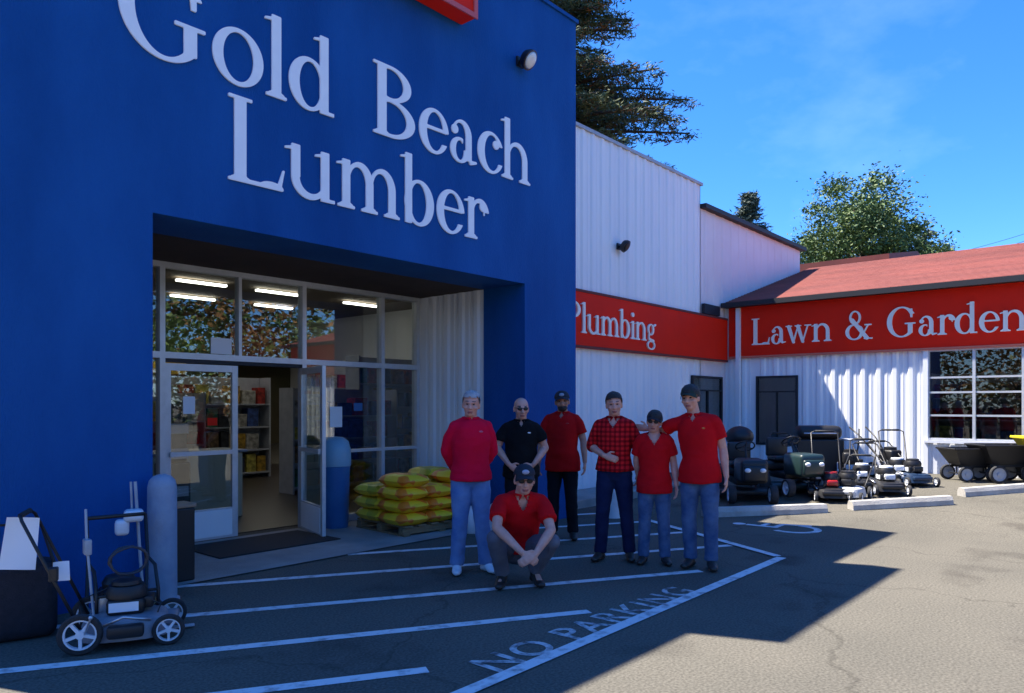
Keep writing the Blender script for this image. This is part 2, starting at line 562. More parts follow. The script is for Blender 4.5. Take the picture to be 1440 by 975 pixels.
for x_ in (11.0,): strip(bay, (9.3, 6.3), (8.05, 3.9), .0001)
sheet('walkway', [(2.71, 6.52), (7.54, 6.52), (7.54, 8.40), (2.71, 8.40)], .012, M['concrete'], kind='structure')
mb = MB(); mb.bbox(8.75, 14.4, 6.75, 7.64, -.2, .13, .012)
obj('sidewalk', mb, M['concrete'], kind='structure')

# ------------------------------------------------------------------ glyph outlines (serif lettering)
XH, S, T = .64, .125, .05
class G:
    def __init__(s, w):
        s.w = w; st = .0125
        s.xs = np.arange(-.12, w + .12, st); s.ys = np.arange(-.42, 1.12, st)
        s.X, s.Y = np.meshgrid(s.xs, s.ys); s.d = np.full_like(s.X, 9.)
    def u(s, d): s.d = np.minimum(s.d, d); return s
    def sub(s, d): s.d = np.maximum(s.d, -d); return s
    def rect(s, x0, y0, x1, y1):
        cx, cy = (x0 + x1) / 2, (y0 + y1) / 2
        return np.maximum(abs(s.X - cx) - (x1 - x0) / 2, abs(s.Y - cy) - (y1 - y0) / 2)
    def ell(s, cx, cy, rx, ry): return (np.sqrt(((s.X - cx) / rx) ** 2 + ((s.Y - cy) / ry) ** 2) - 1) * min(rx, ry)
    def ring(s, cx, cy, rx, ry, wx=None, wy=None, sh=0):
        wx = S if wx is None else wx; wy = T if wy is None else wy
        return np.maximum(s.ell(cx, cy, rx, ry), -s.ell(cx + sh, cy, rx - wx, ry - wy))
    def seg(s, x0, y0, x1, y1, w0, w1=None):
        w1 = w0 if w1 is None else w1
        dx, dy = x1 - x0, y1 - y0; L = dx * dx + dy * dy
        t = np.clip(((s.X - x0) * dx + (s.Y - y0) * dy) / L, 0, 1)
        return np.hypot(s.X - x0 - t * dx, s.Y - y0 - t * dy) - (w0 + (w1 - w0) * t) / 2
    def stem(s, x, y0, y1, bs=True, ts=0, w=None):
        """vertical stem at left x; bs: foot serif, ts: flag at the top left"""
        w = w or S
        s.u(s.rect(x, y0, x + w, y1))
        if bs: s.u(s.rect(x - .075, y0, x + w + .075, y0 + .04)); s.u(np.maximum(s.ell(x + w / 2, y0 + .03, w / 2 + .05, .05), -(s.Y - y0)))
        if ts == 1: s.u(np.maximum(np.maximum(s.rect(x - .09, y1 - .09, x + w, y1), (s.Y - y1) + (x + w - s.X) * .28), (y1 - .075 - s.Y) + (x - s.X) * -.15))
        if ts == 2: s.u(s.rect(x - .075, y1 - .04, x + w + .075, y1))
        return s
    def arch(s, x0, x1, yc, top):
        cx = (x0 + x1) / 2; rx = (x1 - x0) / 2; ry = top - yc
        o = s.ell(cx, yc, rx, ry); i = s.ell(cx - .035, yc, rx - S * .72, ry - T * 1.5)
        s.u(np.maximum(np.maximum(o, -i), np.maximum(yc - s.Y, x0 + .03 - s.X)))
        return s
def glyph(ch):
    if ch == 'l': g = G(.30).stem(0.09, 0, 1, ts=1); return g
    if ch == 'i': g = G(.30).stem(.09, 0, XH, ts=1); g.u(g.ell(.15, .86, .08, .08)); return g
    if ch == 'o': g = G(.66); g.u(g.ring(.33, XH / 2, .31, XH / 2 + .015)); return g
    if ch == 'c':
        g = G(.56); g.u(g.ring(.32, XH / 2, .30, XH / 2 + .015, sh=.03)); g.sub(g.rect(.38, .17, 1, .46)); g.u(g.ell(.44, .47, .07, .07)); return g
    if ch == 'e':
        g = G(.60); g.u(g.ring(.31, XH / 2, .29, XH / 2 + .015, sh=.02)); g.sub(g.rect(.33, .16, 1, .345)); g.u(g.rect(.09, .335, .56, .385)); return g
    if ch == 'd':
        g = G(.70); g.u(g.ring(.30, XH / 2, .28, XH / 2 + .015, sh=.02)); g.stem(.46, 0, 1, bs=False, ts=1); g.u(g.rect(.46, 0, .68, .045)); return g
    if ch == 'b':
        g = G(.68); g.u(g.ring(.36, XH / 2, .28, XH / 2 + .015, sh=-.02)); g.stem(.09, 0, 1, bs=False, ts=1); return g
    if ch == 'p' or ch == '_': return G(.3)
    if ch == 'h': g = G(.74).stem(.09, 0, 1, ts=1).arch(.15, .65, .36, XH + .01).stem(.525, 0, .37); return g
    if ch == 'n': g = G(.74).stem(.09, 0, XH, ts=1).arch(.15, .65, .36, XH + .01).stem(.525, 0, .37); return g
    if ch == 'm': g = G(1.08).stem(.09, 0, XH, ts=1).arch(.15, .60, .36, XH + .01).stem(.475, 0, .37).arch(.535, .99, .36, XH + .01).stem(.865, 0, .37); return g
    if ch == 'r': g = G(.50).stem(.09, 0, XH, ts=1).arch(.15, .56, .40, XH + .01); g.sub(g.rect(.46, -.1, .9, .45)); g.u(g.ell(.42, .53, .075, .075)); return g
    if ch == 'u':
        g = G(.74); g.stem(.07, .24, XH, bs=False, ts=1).stem(.50, 0, XH, bs=False, ts=1); g.u(g.rect(.50, 0, .71, .045))
        o = g.ell(.335, .25, .265, .265); i = g.ell(.36, .25, .265 - S * .72, .265 - .08)
        g.u(np.maximum(np.maximum(o, -i), np.maximum(g.Y - .25, g.X - .58))); return g
    if ch == 'a':
        g = G(.60); g.stem(.36, .05, .42, bs=False); g.u(g.ring(.235, .18, .20, .195, S * .9, .045)); g.u(g.seg(.47, .04, .58, .06, .07, .04))
        o = g.ell(.28, .42, .205, .235); i = g.ell(.24, .42, .12, .18)
        g.u(np.maximum(np.maximum(o, -i), .42 - g.Y)); g.u(g.ell(.13, .48, .07, .07)); g.sub(g.rect(.3, .2, .36, .37)); return g
    if ch == 'g':
        g = G(.62); g.u(g.ring(.28, .43, .21, .21, .10, .045)); g.u(g.ring(.30, -.14, .26, .17, .07, .05)); g.u(g.seg(.16, .24, .16, .1, .06, .06)); g.u(g.seg(.16, .08, .45, .02, .08, .1)); g.u(g.seg(.42, .56, .58, .62, .05, .08)); return g
    if ch == 'w':
        g = G(.98)
        g.u(g.seg(.12, XH - .04, .30, .03, .13, .10)); g.u(g.seg(.30, .03, .47, XH - .04, .045)); g.u(g.seg(.47, XH - .04, .65, .03, .13, .10)); g.u(g.seg(.65, .03, .83, XH - .04, .045))
        for x in (.12, .47, .84): g.u(g.rect(x - .12, XH - .04, x + .12, XH))
        return g
    if ch == 'L': g = G(.80).stem(.12, 0, 1, ts=2, w=.15); g.u(g.rect(.1, 0, .74, .05)); g.u(g.seg(.70, .03, .76, .25, .06, .03)); g.u(g.ell(.6, .02, .16, .07)); g.sub(g.rect(-.1, -.4, 1, 0)); return g
    if ch == 'P': g = G(.76).stem(.12, 0, 1, ts=2, w=.15); g.u(np.maximum(g.ring(.34, .73, .38, .27, .15, .05), .2 - g.X)); return g
    if ch == 'B':
        g = G(.84).stem(.12, 0, 1, ts=2, w=.15); g.u(np.maximum(g.ring(.34, .755, .37, .245, .14, .045), .2 - g.X)); g.u(np.maximum(g.ring(.34, .27, .44, .27, .15, .05), .2 - g.X)); return g
    if ch == 'G':
        g = G(1.0); g.u(g.ring(.50, .5, .47, .515, .16, .05)); g.sub(g.rect(.62, .42, 1.2, .76)); g.u(g.rect(.78, .64, .84, .93)); g.sub(g.rect(.845, -.2, 1.2, .42)); g.u(g.rect(.70, .12, .845, .46)); g.u(g.rect(.60, .42, .94, .465)); return g
    if ch == '&':
        g = G(.95); g.u(g.ring(.36, .76, .20, .24, .075, .05)); g.u(g.ring(.34, .26, .31, .28, .12, .05)); g.u(g.seg(.26, .68, .76, .04, .13)); g.sub(g.ell(.60, .52, .11, .07)); g.u(g.seg(.62, .16, .80, .48, .045)); g.u(g.rect(.68, .47, .92, .515)); g.u(g.rect(.66, 0, .95, .045)); return g
    return G(.3)
def contours(g):
    d = g.d; H, Wd = d.shape; segs = {}
    ins = d < 0
    cand = np.argwhere((ins[:-1, :-1] != ins[1:, :-1]) | (ins[:-1, :-1] != ins[:-1, 1:]) | (ins[:-1, :-1] != ins[1:, 1:]))
    def pt(e):
        j, i, k = e
        j2, i2 = (j, i + 1) if k == 0 else (j + 1, i)
        a, b = d[j, i], d[j2, i2]; t = a / (a - b)
        return (g.xs[i] + (g.xs[i2] - g.xs[i]) * t, g.ys[j] + (g.ys[j2] - g.ys[j]) * t)
    adj = {}
    for j, i in cand:
        c = [ins[j, i], ins[j, i + 1], ins[j + 1, i + 1], ins[j + 1, i]]
        es = [(j, i, 0), (j, i + 1, 1), (j + 1, i, 0), (j, i, 1)]
        cr = [es[q] for q in range(4) if c[q] != c[(q + 1) % 4]]
        for q in range(0, len(cr) - 1, 2):
            adj.setdefault(cr[q], []).append(cr[q + 1]); adj.setdefault(cr[q + 1], []).append(cr[q])
    loops = []; seen = set()
    for s0 in list(adj):
        if s0 in seen: continue
        loop = [s0]; seen.add(s0); cur = s0
        while True:
            nx = [e for e in adj[cur] if e not in seen]
            if not nx: break
            cur = nx[0]; seen.add(cur); loop.append(cur)
        if len(loop) > 6:
            p = [pt(e) for e in loop]
            # drop nearly collinear points
            q = [p[k] for k in range(len(p)) if abs((p[k][0] - p[k - 1][0]) * (p[(k + 1) % len(p)][1] - p[k][1]) - (p[k][1] - p[k - 1][1]) * (p[(k + 1) % len(p)][0] - p[k][0])) > 1e-7]
            loops.append(q)
    return loops
def word(txt, cap, depth, space=.42, track=.0):
    """flat word standing in x (along), y (up), thickness z"""
    cu = bpy.data.curves.new('w', 'CURVE'); cu.dimensions = '2D'; cu.fill_mode = 'BOTH'; cu.extrude = depth / 2 / cap
    x = 0
    for ch in txt:
        if ch == ' ': x += space; continue
        g = glyph(ch)
        for lp in contours(g):
            sp = cu.splines.new('POLY'); sp.points.add(len(lp) - 1)
            for k, (a, b) in enumerate(lp): sp.points[k].co = (x + a, b, 0, 1)
            sp.use_cyclic_u = True
        x += g.w + track
    o = bpy.data.objects.new('w', cu); COL.objects.link(o)
    bpy.context.view_layer.update()
    me = bpy.data.meshes.new_from_object(o.evaluated_get(bpy.context.evaluated_depsgraph_get()))
    bpy.data.objects.remove(o)
    x0 = min(v.co.x for v in me.vertices); x1 = max(v.co.x for v in me.vertices)
    for v in me.vertices: v.co = Vector(((v.co.x - x0) * cap, v.co.y * cap, v.co.z * cap))
    me.update()
    return me, (x1 - x0) * cap
def place_word(txt, cap, depth, fn, width, m, name, parent, **kw):
    me, w = word(txt, cap, depth, **kw)
    k = width / w
    for v in me.vertices: v.co = Vector(fn(v.co.x * k, v.co.y, v.co.z))
    me.materials.clear(); me.materials.append(m); me.update()
    return obj(name, me, None, parent)

# ------------------------------------------------------------------ building pieces
def ribbed(mb, p0, p1, z0, z1, out, pitch=.30, h=.026, top=.07, base=.15, minor=True, ztop=None):
    """ribbed metal sheet from p0 to p1 (2D), out = outward 2D normal. ztop(t) optional sloped top"""
    p0, p1, out = Vector(p0), Vector(p1), Vector(out)
    L = (p1 - p0).length; d = (p1 - p0) / L
    prof = [(0, 0)]
    s = pitch * .5
    while s < L - base / 2:
        prof += [(s - base / 2, 0), (s - top / 2, h), (s + top / 2, h), (s + base / 2, 0)]
        if minor and s + pitch * .5 < L:
            q = s + pitch * .5
            prof += [(q - .022, 0), (q - .01, .006), (q + .01, .006), (q + .022, 0)]
        s += pitch
    prof.append((L, 0))
    vs = []
    for t, hh in prof:
        q = p0 + d * t + out * hh
        zt = ztop(t / L) if ztop else z1
        vs += [(q.x, q.y, z0), (q.x, q.y, zt)]
    n = len(prof)
    mb.add(vs, [(2 * i, 2 * i + 2, 2 * i + 3, 2 * i + 1) for i in range(n - 1)])
    return mb

AW, BW = 16.5, 7.7      # garden wing wall plane, side wing wall plane
FA0, FA1, FB = .72, 8.68, 6.34
OA0, OA1, OZ = 2.71, 7.54, 3.21
SB = 8.45
store = thing('store_building', 'store with a tall deep blue front, recessed glass doors and a white ribbed wing', 'building', (5, 7, 0))
def P(name, mb, m=None, parent=None, **kw):
    o = obj(name, mb, m, parent or store, **kw)
    if (parent or store) in (store,): o.location = -store.location
    return o
H1 = 7.1
mb = MB()
mb.prism([(FA0, -.1), (OA0, -.1), (OA0, OZ), (OA1, OZ), (OA1, -.1), (FA1, -.1), (FA1, H1), (FA0, H1)], XZ, FB, FB + .75)
P('entrance_front', mb, M['blue'])
mb = MB(); mb.box(FA0 - .03, FA1 + .03, FB - .03, FB + .80, H1, H1 + .05)
P('parapet_cap', mb, M['blue'])
# recess
mb = MB()
ribbed(mb, (OA1 + .02, FB + .76), (OA1 + .02, SB + .02), 0, OZ + .1, (-1, 0), pitch=.30, h=.02)
P('recess_wall', mb, M['white_siding'])
mb = MB(); ribbed(mb, (OA0 - .02, FB + .76), (OA0 - .02, SB + .02), 0, OZ + .1, (1, 0)); P('recess_wall', mb, M['white_siding'])
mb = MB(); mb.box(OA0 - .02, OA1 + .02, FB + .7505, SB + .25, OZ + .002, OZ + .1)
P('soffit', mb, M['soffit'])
mb = MB()
mb.box(FA0 + .2, OA0 - .03, SB - .3, SB - .1, 0, 6.3)
mb.box(OA1 + .03, BW + 7.5, SB - .3, SB - .1, 0, 6.3)
mb.box(OA0 - .03, OA1 + .03, SB + .02, SB + .2, OZ + .1, 6.3)
mb.box(FA0 + .2, FA0 + .4, SB - .1, 24, 0, 6.3)
mb.box(FA0 + .2, 15.2, 24, 24.2, 0, 6.3)
mb.box(FA0 + .2, FA1 - .1, FB + .76, BW + .1, 6.30, 6.42)
mb.box(FA0 + .2, 15.19, BW + .1, 24.2, 6.30, 6.42)
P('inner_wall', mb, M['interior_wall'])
mb = MB()
ribbed(mb, (7.6, BW), (15.22, BW), 0, 6.48, (0, -1))
mb.box(15.2, 15.22, BW, 24, 0, 6.48)
P('wing_wall', mb, M['white_siding'])
mb = MB(); mb.box(7.6, 15.26, BW - .05, BW + .12, 6.481, 6.54)
P('wing_cap', mb, M['grey_metal'])
# side wing red band
mb = MB(); mb.box(8.0, AW - .11, BW - .10, BW - .03, 2.60, 3.62)
P('red_band', mb, M['red'])
mb = MB(); mb.box(8.0, AW - .11, BW - .115, BW - .101, 2.60, 2.645)
mb.box(8.0, AW - .11, BW - .115, BW - .101, 3.575, 3.62)
P('band_trim', mb, M['dark_red'])
place_word('Plumbing', .54, .03, lambda x, y, z: (10.12 + x, BW - .12 - z, 2.86 + y), 2.95, M['gold_white'], 'lettering', store).location = -store.location
place_word('Gold Beach', .78, .016, lambda x, y, z: (2.43 + x, FB - .012 - z, 4.52 + y), 5.2, M['sign_white'], 'lettering', store, space=.55).location = -store.location
place_word('Lumber', .78, .016, lambda x, y, z: (3.37 + x, FB - .012 - z, 3.64 + y), 3.45, M['sign_white'], 'lettering', store).location = -store.location

# storefront frames
def bars(rects, y0, y1, m, name, parent=None, **kw):
    mb = MB()
    for x0, x1, z0, z1 in rects: mb.box(x0, x1, y0, y1, z0, z1)
    return P(name, mb, m, parent, **kw)
fr = MB()
w = .03
for a in (OA0 + .03, 3.70, 5.53, 6.83, 7.50): fr.box(a - w, a + w, SB - .05, SB + .06, 0, OZ)
fr.box(4.635 - .02, 4.635 + .02, SB - .045, SB + .05, 2.18, OZ - .06)
fr.box(OA0, 7.53, SB - .052, SB + .062, OZ - .06, OZ)
fr.box(OA0, 7.53, SB - .054, SB + .064, 2.13, 2.20)
fr.box(5.55, 7.53, SB - .052, SB + .062, .0, .10)
fr.box(5.55, 7.53, SB - .048, SB + .058, .95, .99)
ff = P('storefront_frame', fr, M['alu'])
gl = MB()
gl.box(OA0 + .05, 7.49, SB, SB + .012, 2.19, OZ - .05)
gl.box(5.55, 7.49, SB, SB + .012, .1, 2.14)
gl.box(OA0 + .05, 3.68, SB, SB + .012, .1, 2.14)
P('storefront_glass', gl, M['glass'])
mb = MB(); mb.box(3.72, 5.5, SB - .04, SB + .05, 2.085, 2.128); P('door_header', mb, M['dark'])

def door_leaf(w, h):
    """leaf in local coords hinge at x=0, extends +x, thickness y"""
    f = MB()
    f.box(0, .07, -.022, .022, 0, h); f.box(w - .07, w, -.022, .022, 0, h)
    f.box(.07, w - .07, -.02, .02, h - .08, h); f.box(.07, w - .07, -.02, .02, 0, .36)
    g = MB(); g.box(.07, w - .07, -.004, .004, .36, h - .08)
    b = MB(); b.box(.05, w - .05, -.055, -.035, 1.0, 1.05); b.box(.06, .09, -.056, -.022, .995, 1.055); b.box(w - .09, w - .06, -.056, -.022, .995, 1.055)
    k = MB(); k.bbox(.075, w - .075, -.028, -.0205, .03, .34, .002)
    return f, g, b, k
def add_door(loc, rz, name='door'):
    d = bpy.data.objects.new(name, None); COL.objects.link(d); d.parent = store
    d.location = Vector(loc) - store.location; d.rotation_euler = (0, 0, rz)
    f, g, b, k = door_leaf(.88, 2.06)
    obj('door_frame', f, M['alu'], d); obj('pane', g, M['glass'], d); obj('push_bar', b, M['alu'], d); obj('kick_plate', k, M['white_siding'], d)
    return d
add_door((3.735, SB, .015), 0)
p_ = Vector((5.48, SB - .06)); q_ = Vector((5.24, 7.54))
add_door((5.48, SB - .05, .015), math.atan2((q_ - p_).y, (q_ - p_).x))
mb = MB(); mb.box(5.90, 6.30, SB + .015, SB + .02, 1.6, 1.9)
mb = MB(); mb.box(0, .26, 0, .006, 0, .19); mb.box(.03, .23, -.001, 0, .13, .15)
notice = obj('paper_notice', mb, M['paper'], None, label='white paper notice taped inside the glass above the entrance doors', cat='notice')
notice.location = (4.28, SB - .012, 2.21)

for k, (x, z, w_, h_, m_, lab) in enumerate([(4.02, 1.50, .14, .20, 'paper', 'small white notice on the left glass door at eye height'), (4.30, 1.36, .12, .09, 'red', 'small red sticker on the left glass door'), (6.05, 1.30, .20, .28, 'paper', 'white notice on the storefront glass beside the open door'), (6.42, 1.52, .15, .11, 'bin_blue', 'small blue sticker on the storefront glass right of the open door')]):
    mb = MB(); mb.box(-w_ / 2, w_ / 2, -.003, 0, 0, h_)
    o = obj('notice', mb, M[m_], None, label=lab, cat='notice'); o.location = (x, SB - .006, z)
# sign cabinet at the top of the blue front
sg = thing('sign_cabinet', 'red boxed sign mounted high on the blue front above the words', 'sign', (4.85, FB - .25, 6.17))
mb = MB(); mb.bbox(-1.5, 1.5, 0, .25, 0, 1.62, .02); obj('cabinet', mb, M['red'], sg)
mb = MB()
for x0, x1, z0, z1 in ((-1.51, 1.51, -.01, .05), (-1.51, 1.51, 1.57, 1.63), (-1.51, -1.45, .05, 1.57), (1.45, 1.51, .05, 1.57)): mb.box(x0, x1, -.02, -.001, z0, z1)
obj('border', mb, mat('pink_red_trim', (.6, .10, .10), .5), sg)

# flood light on the blue wall
def wall_lamp(loc, nrm_rz, r, label, cat, lensm):
    t = thing('wall_lamp', label, cat, loc, nrm_rz)
    mb = MB(); mb.bbox(-r * .5, r * .5, -.03, 0, -r * .5, r * .5, .008); obj('wall_bracket', mb, M['black'], t)
    mb = MB(); mb.tube([(0, -.02, 0), (0, -.10, -.01)], r * .22, 8)
    c = Vector((0, -.10 - r * .5, -.01))
    dirv = Vector((.25, -1, -.7)).normalized()
    q = dirv.to_track_quat('Z', 'Y').to_matrix().to_4x4()
    m4 = Matrix.Translation(c) @ q
    mb.lathe([(.3 * r, -.65 * r), (.75 * r, -.5 * r), (.98 * r, -.1 * r), (1.0 * r, .25 * r), (.9 * r, .27 * r)], 20, m4)
    obj('housing', mb, M['black'], t, smooth=True, angle=40)
    mb = MB(); mb.lathe([(.86 * r, .272 * r), (.7 * r, .42 * r), (.4 * r, .5 * r), (.05 * r, .52 * r)], 20, m4)
    obj('lens', mb, lensm, t, smooth=True)
    return t
lensm = mat('frosted_lens', (.75, .75, .72), .3)
wall_lamp((7.42, FB, 6.10), 0, .13, 'black round floodlight with a white lens high on the blue wall', 'lamp', lensm)
wall_lamp((11.85, BW - .026, 4.58), 0, .12, 'dark round lamp on the white ribbed wall above the red band', 'lamp', M['black'])

# interior of the store
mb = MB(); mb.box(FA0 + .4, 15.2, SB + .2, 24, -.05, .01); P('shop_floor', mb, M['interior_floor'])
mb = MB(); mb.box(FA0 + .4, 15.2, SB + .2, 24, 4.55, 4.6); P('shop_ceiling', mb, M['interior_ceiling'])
for i, (x, y) in enumerate([(4.2, 12.2), (5.5, 12.2), (6.9, 12.2), (8.4, 12.2), (4.2, 14.6), (5.6, 14.6), (7.2, 14.6), (9.0, 14.6), (4.6, 17), (6.4, 17), (8.4, 17), (10.4, 17), (4.6, 19.5), (7.0, 19.5), (9.4, 19.5), (11.8, 19.5), (10.2, 13.6), (11.8, 13.6), (10.6, 15.4), (12.4, 15.4), (13.2, 17.2), (13.4, 13.6)]):
    mb = MB(); mb.bbox(-.6, .6, -.06, .06, -.05, 0, .01)
    o = obj('tube_light', mb, M['lamp'], None, label='bright tube light hanging under the ceiling inside the store', cat='ceiling light', group='tube lights inside the store')
    o.location = (x, y, 4.50)
SHC = [mat('carton_%d' % i, c, .6, tuple(q * .3 for q in c), 9) for i, c in enumerate([(.45, .03, .02), (.6, .35, .03), (.03, .18, .08), (.5, .48, .42), (.04, .1, .35), (.3, .17, .08), (.65, .55, .1), (.05, .05, .06)])]
def shelf(name, loc, rz, L, H, label, n_sh=4, D=.45):
    t = thing(name, label, 'shelf', loc, rz)
    mb = MB()
    mb.box(-L / 2, L / 2, D - .02, D, 0, H)
    for x in (-L / 2, L / 2 - .03): mb.box(x, x + .03, 0, D - .021, 0, H)
    obj('frame', mb, M['grey_metal'], t)
    for k in range(n_sh):
        z = .12 + k * (H - .2) / n_sh
        mb = MB(); mb.box(-L / 2 + .031, L / 2 - .031, .01, D - .022, z - .03, z); obj('shelf_board', mb, M['grey_metal'], t)
    return t
rnd = random.Random(3)
def stock(loc, rz, L, H, n_sh, D, group, label):
    mtx = MT(loc, rz)
    for k in range(n_sh):
        z = .12 + k * (H - .2) / n_sh; gap = (H - .2) / n_sh
        x = -L / 2 + .06
        while x < L / 2 - .2:
            w_ = rnd.uniform(.16, .34); h_ = min(gap * rnd.uniform(.5, .85), .4)
            if x + w_ > L / 2 - .05: break
            mb = MB(); mb.bbox(-w_ / 2, w_ / 2, -.13, .13, 0, h_, .008)
            o = obj('carton', mb, rnd.choice(SHC), None, label=label, cat='carton', group=group)
            o.location = mtx @ Vector((x + w_ / 2, D / 2 - .02, z + .001)); o.rotation_euler = (0, 0, rz)
            x += w_ + rnd.uniform(.015, .06)
for (x, y, L, H, lab) in [(5.0, 12.4, 2.4, 1.8, 'grey shop shelf facing the open entrance door'), (8.6, 11.6, 2.4, 1.9, 'grey shop shelf behind the right storefront window'), (7.4, 15.0, 3.2, 2.2, 'tall grey shop shelf deep inside the store')]:
    shelf('shop_shelf', (x, y, .011), 0, L, H, lab)
    stock((x, y, .011), 0, L, H, 4, .45, 'cartons on the shop shelves', 'coloured carton on a shelf inside the store')
for (x, y, lab) in [(10.6, 12.2, 'grey shop shelf furthest to the right in the storefront glass'), (5.2, 16.5, 'tall grey shop shelf behind the left door'), (12.0, 16.0, 'tall grey shop shelf near the back right of the store')]:
    shelf('shop_shelf', (x, y, .011), 0, 2.6, 2.6, lab, 5)
    stock((x, y, .011), 0, 2.6, 2.6, 5, .45, 'cartons on the shop shelves', 'coloured carton on a shelf inside the store')
for k, (x, z, w_, c_, cn) in enumerate([(6.0, 2.9, 3.4, (.30, .05, .03), 'red brown'), (9.9, 3.0, 3.6, (.10, .17, .04), 'green'), (13.2, 2.9, 2.2, (.34, .07, .04), 'rusty red')]):  # boards added so the glass shows the red and green of mirrored trees
    mb = MB(); mb.bbox(-w_ / 2, w_ / 2, 0, .04, 0, 1.35, .01)
    o = obj('reflection_board', mb, mat('tone_board_%d' % k, c_, .8, tuple(q * .5 for q in c_), 3), None, label=cn + ' tone board added for tree reflections, high inside the store', cat='tone board'); o.location = (x, 22.6, z)
# counter + till seen through the left door
ct = thing('shop_counter', 'pale sales counter just inside the left glass door', 'counter', (4.6, 10.2, .011))
mb = MB(); mb.bbox(-.9, .9, -.3, .3, 0, .92, .02); obj('counter_body', mb, mat('cream_laminate', (.6, .52, .36), .5), ct)
mb = MB(); mb.bbox(-.95, .95, -.35, .35, .921, .96, .01); obj('counter_top', mb, M['grey_metal'], ct)
dr = thing('display_rack', 'black upright display rack right behind the left door glass', 'rack', (4.06, 8.95, .011))
mb = MB(); mb.bbox(-.17, .17, -.12, .12, 0, .9, .02); mb.bbox(-.14, .14, -.1, .1, .9, 1.65, .03); obj('rack_body', mb, M['black'], dr)
for z in (.5, .95, 1.25):
    mb = MB(); mb.box(-.12, .12, -.16, -.121, z, z + .12); obj('leaflet_tray', mb, M['grey_metal'], dr)
# banner board inside upper
mb = MB(); mb.bbox(-1.7, 1.7, 0, .04, 0, 1.3, .01)
o = obj('wall_board', mb, mat('pale_green_board', (.34, .40, .22), .8, (.22, .3, .14), 1.5), None, label='wide pale green board on the back wall inside the store', cat='board'); o.location = (9.0, 23.95, 2.3)
mb = MB(); mb.bbox(-1.5, 1.5, 0, .1, 0, .5, .02)
o = obj('aisle_sign', mb, mat('yellow_sign_face', (.75, .5, .05), .6), None, label='yellow hanging aisle sign seen through the open door', cat='sign'); o.location = (6.6, 15.55, 2.25); o.scale = (.5, 1, .5)

# upper rear wall of the store beyond the wing
rear = thing('rear_wing_building', 'lower pale walled wing rising behind the sloping red roof', 'building', (18, 7.7, 0))
mb = MB()
ribbed(mb, (15.23, BW), (21.3, BW), 0, 5.98, (0, -1), pitch=.45, h=.012, minor=False)
mb.box(21.28, 21.3, BW + .001, 18, 0, 5.98)
o = obj('wall', mb, M['pink_siding'], rear); o.location = -rear.location
mb = MB(); mb.box(15.23, 21.45, BW - .14, 18.1, 5.985, 6.08); o = obj('roof', mb, M['dark'], rear); o.location = -rear.location
mb = MB(); mb.box(15.235, 16.0, BW - .10, BW - .032, 3.64, 3.86); o = obj('dark_strip', mb, M['dark'], rear); o.location = -rear.location  # dark strip set on the wall just above the red band

# ------------------------------------------------------------------ garden wing
gd = thing('garden_wing_building', 'low garden department wing with red sign band, red pitched roof and white ribbed wall', 'building', (AW, 2, 0))
def Q(name, mb, m=None, parent=None, **kw):
    o = obj(name, mb, m, parent or gd, **kw)
    if (parent or gd) is gd: o.location = -gd.location
    return o
YE = -9.0
mb = MB()
WZ0, WZ1 = .92, 2.70
d2 = (6.0, 6.95, .70, 2.26)
ribbed(mb, (AW, BW), (AW, d2[1]), 0, 3.9, (-1, 0))
ribbed(mb, (AW, d2[1]), (AW, d2[0]), d2[3], 3.9, (-1, 0)); ribbed(mb, (AW, d2[1]), (AW, d2[0]), 0, d2[2], (-1, 0))
ribbed(mb, (AW, d2[0]), (AW, 3.47), 0, 3.9, (-1, 0))
ribbed(mb, (AW, 3.47), (AW, -1.2), 0, WZ0, (-1, 0)); ribbed(mb, (AW, 3.47), (AW, -1.2), WZ1, 3.9, (-1, 0))
ribbed(mb, (AW, -1.2), (AW, YE), 0, 3.9, (-1, 0))
mb.box(AW + .01, 28, YE, YE + .03, 0, 3.9)
Q('wall', mb, M['white_siding'])
mb = MB(); mb.box(AW - .06, AW + .02, 3.44, 3.53, .2, 2.69); Q('corner_post', mb, M['white_siding'])
mb = MB(); mb.box(AW - .075, AW - .03, YE, BW - .116, 2.69, 3.86); Q('red_band', mb, M['red'])
mb = MB(); mb.box(AW - .09, AW - .076, YE, BW - .116, 2.68, 2.73); Q('band_trim', mb, mat('sun_strip_red', (.62, .16, .10), .5))  # paler red puts the band's sunlit lower edge into the colour
RZ0, RZ1, RX_E, RX_R = 3.95, 5.58, AW - .24, 22.0
mb = MB()
mb.prism([(RX_E, RZ0), (RX_R, RZ1), (28, RZ0), (28, RZ0 - .05), (RX_R, RZ1 - .06), (RX_E, RZ0 - .05)], lambda u, v, d: (u, d, v), YE - .3, BW - .035)
Q('roof', mb, M['roof'])
# shingle courses
mb = MB()
nrow = 34
for i in range(nrow):
    t0, t1 = i / nrow, (i + 1) / nrow
    x0, x1 = RX_E + (RX_R - RX_E) * t0, RX_E + (RX_R - RX_E) * t1
    z0, z1 = RZ0 + (RZ1 - RZ0) * t0, RZ0 + (RZ1 - RZ0) * t1
    mb.add([(x0 - .002, YE - .3, z0 + .004), (x0 - .002, BW - .036, z0 + .004), (x0, BW - .036, z0 + .018), (x0, YE - .3, z0 + .018), (x1, BW - .036, z1 + .006), (x1, YE - .3, z1 + .006)], [(0, 1, 2, 3), (3, 2, 4, 5)])
Q('roof_shingles', mb, M['roof'])
mb = MB(); mb.box(RX_E - .10, RX_E - .003, YE - .3, BW - .04, RZ0 - .10, RZ0 + .01); mb.box(RX_E, AW - .03, YE, BW - .04, 3.862, 3.893); Q('gutter', mb, M['dark'])
mb = MB()
mb.box(AW - .18, AW - .091, 7.28, 7.37, .25, 3.84)
Q('downspout', mb, M['white_siding'])
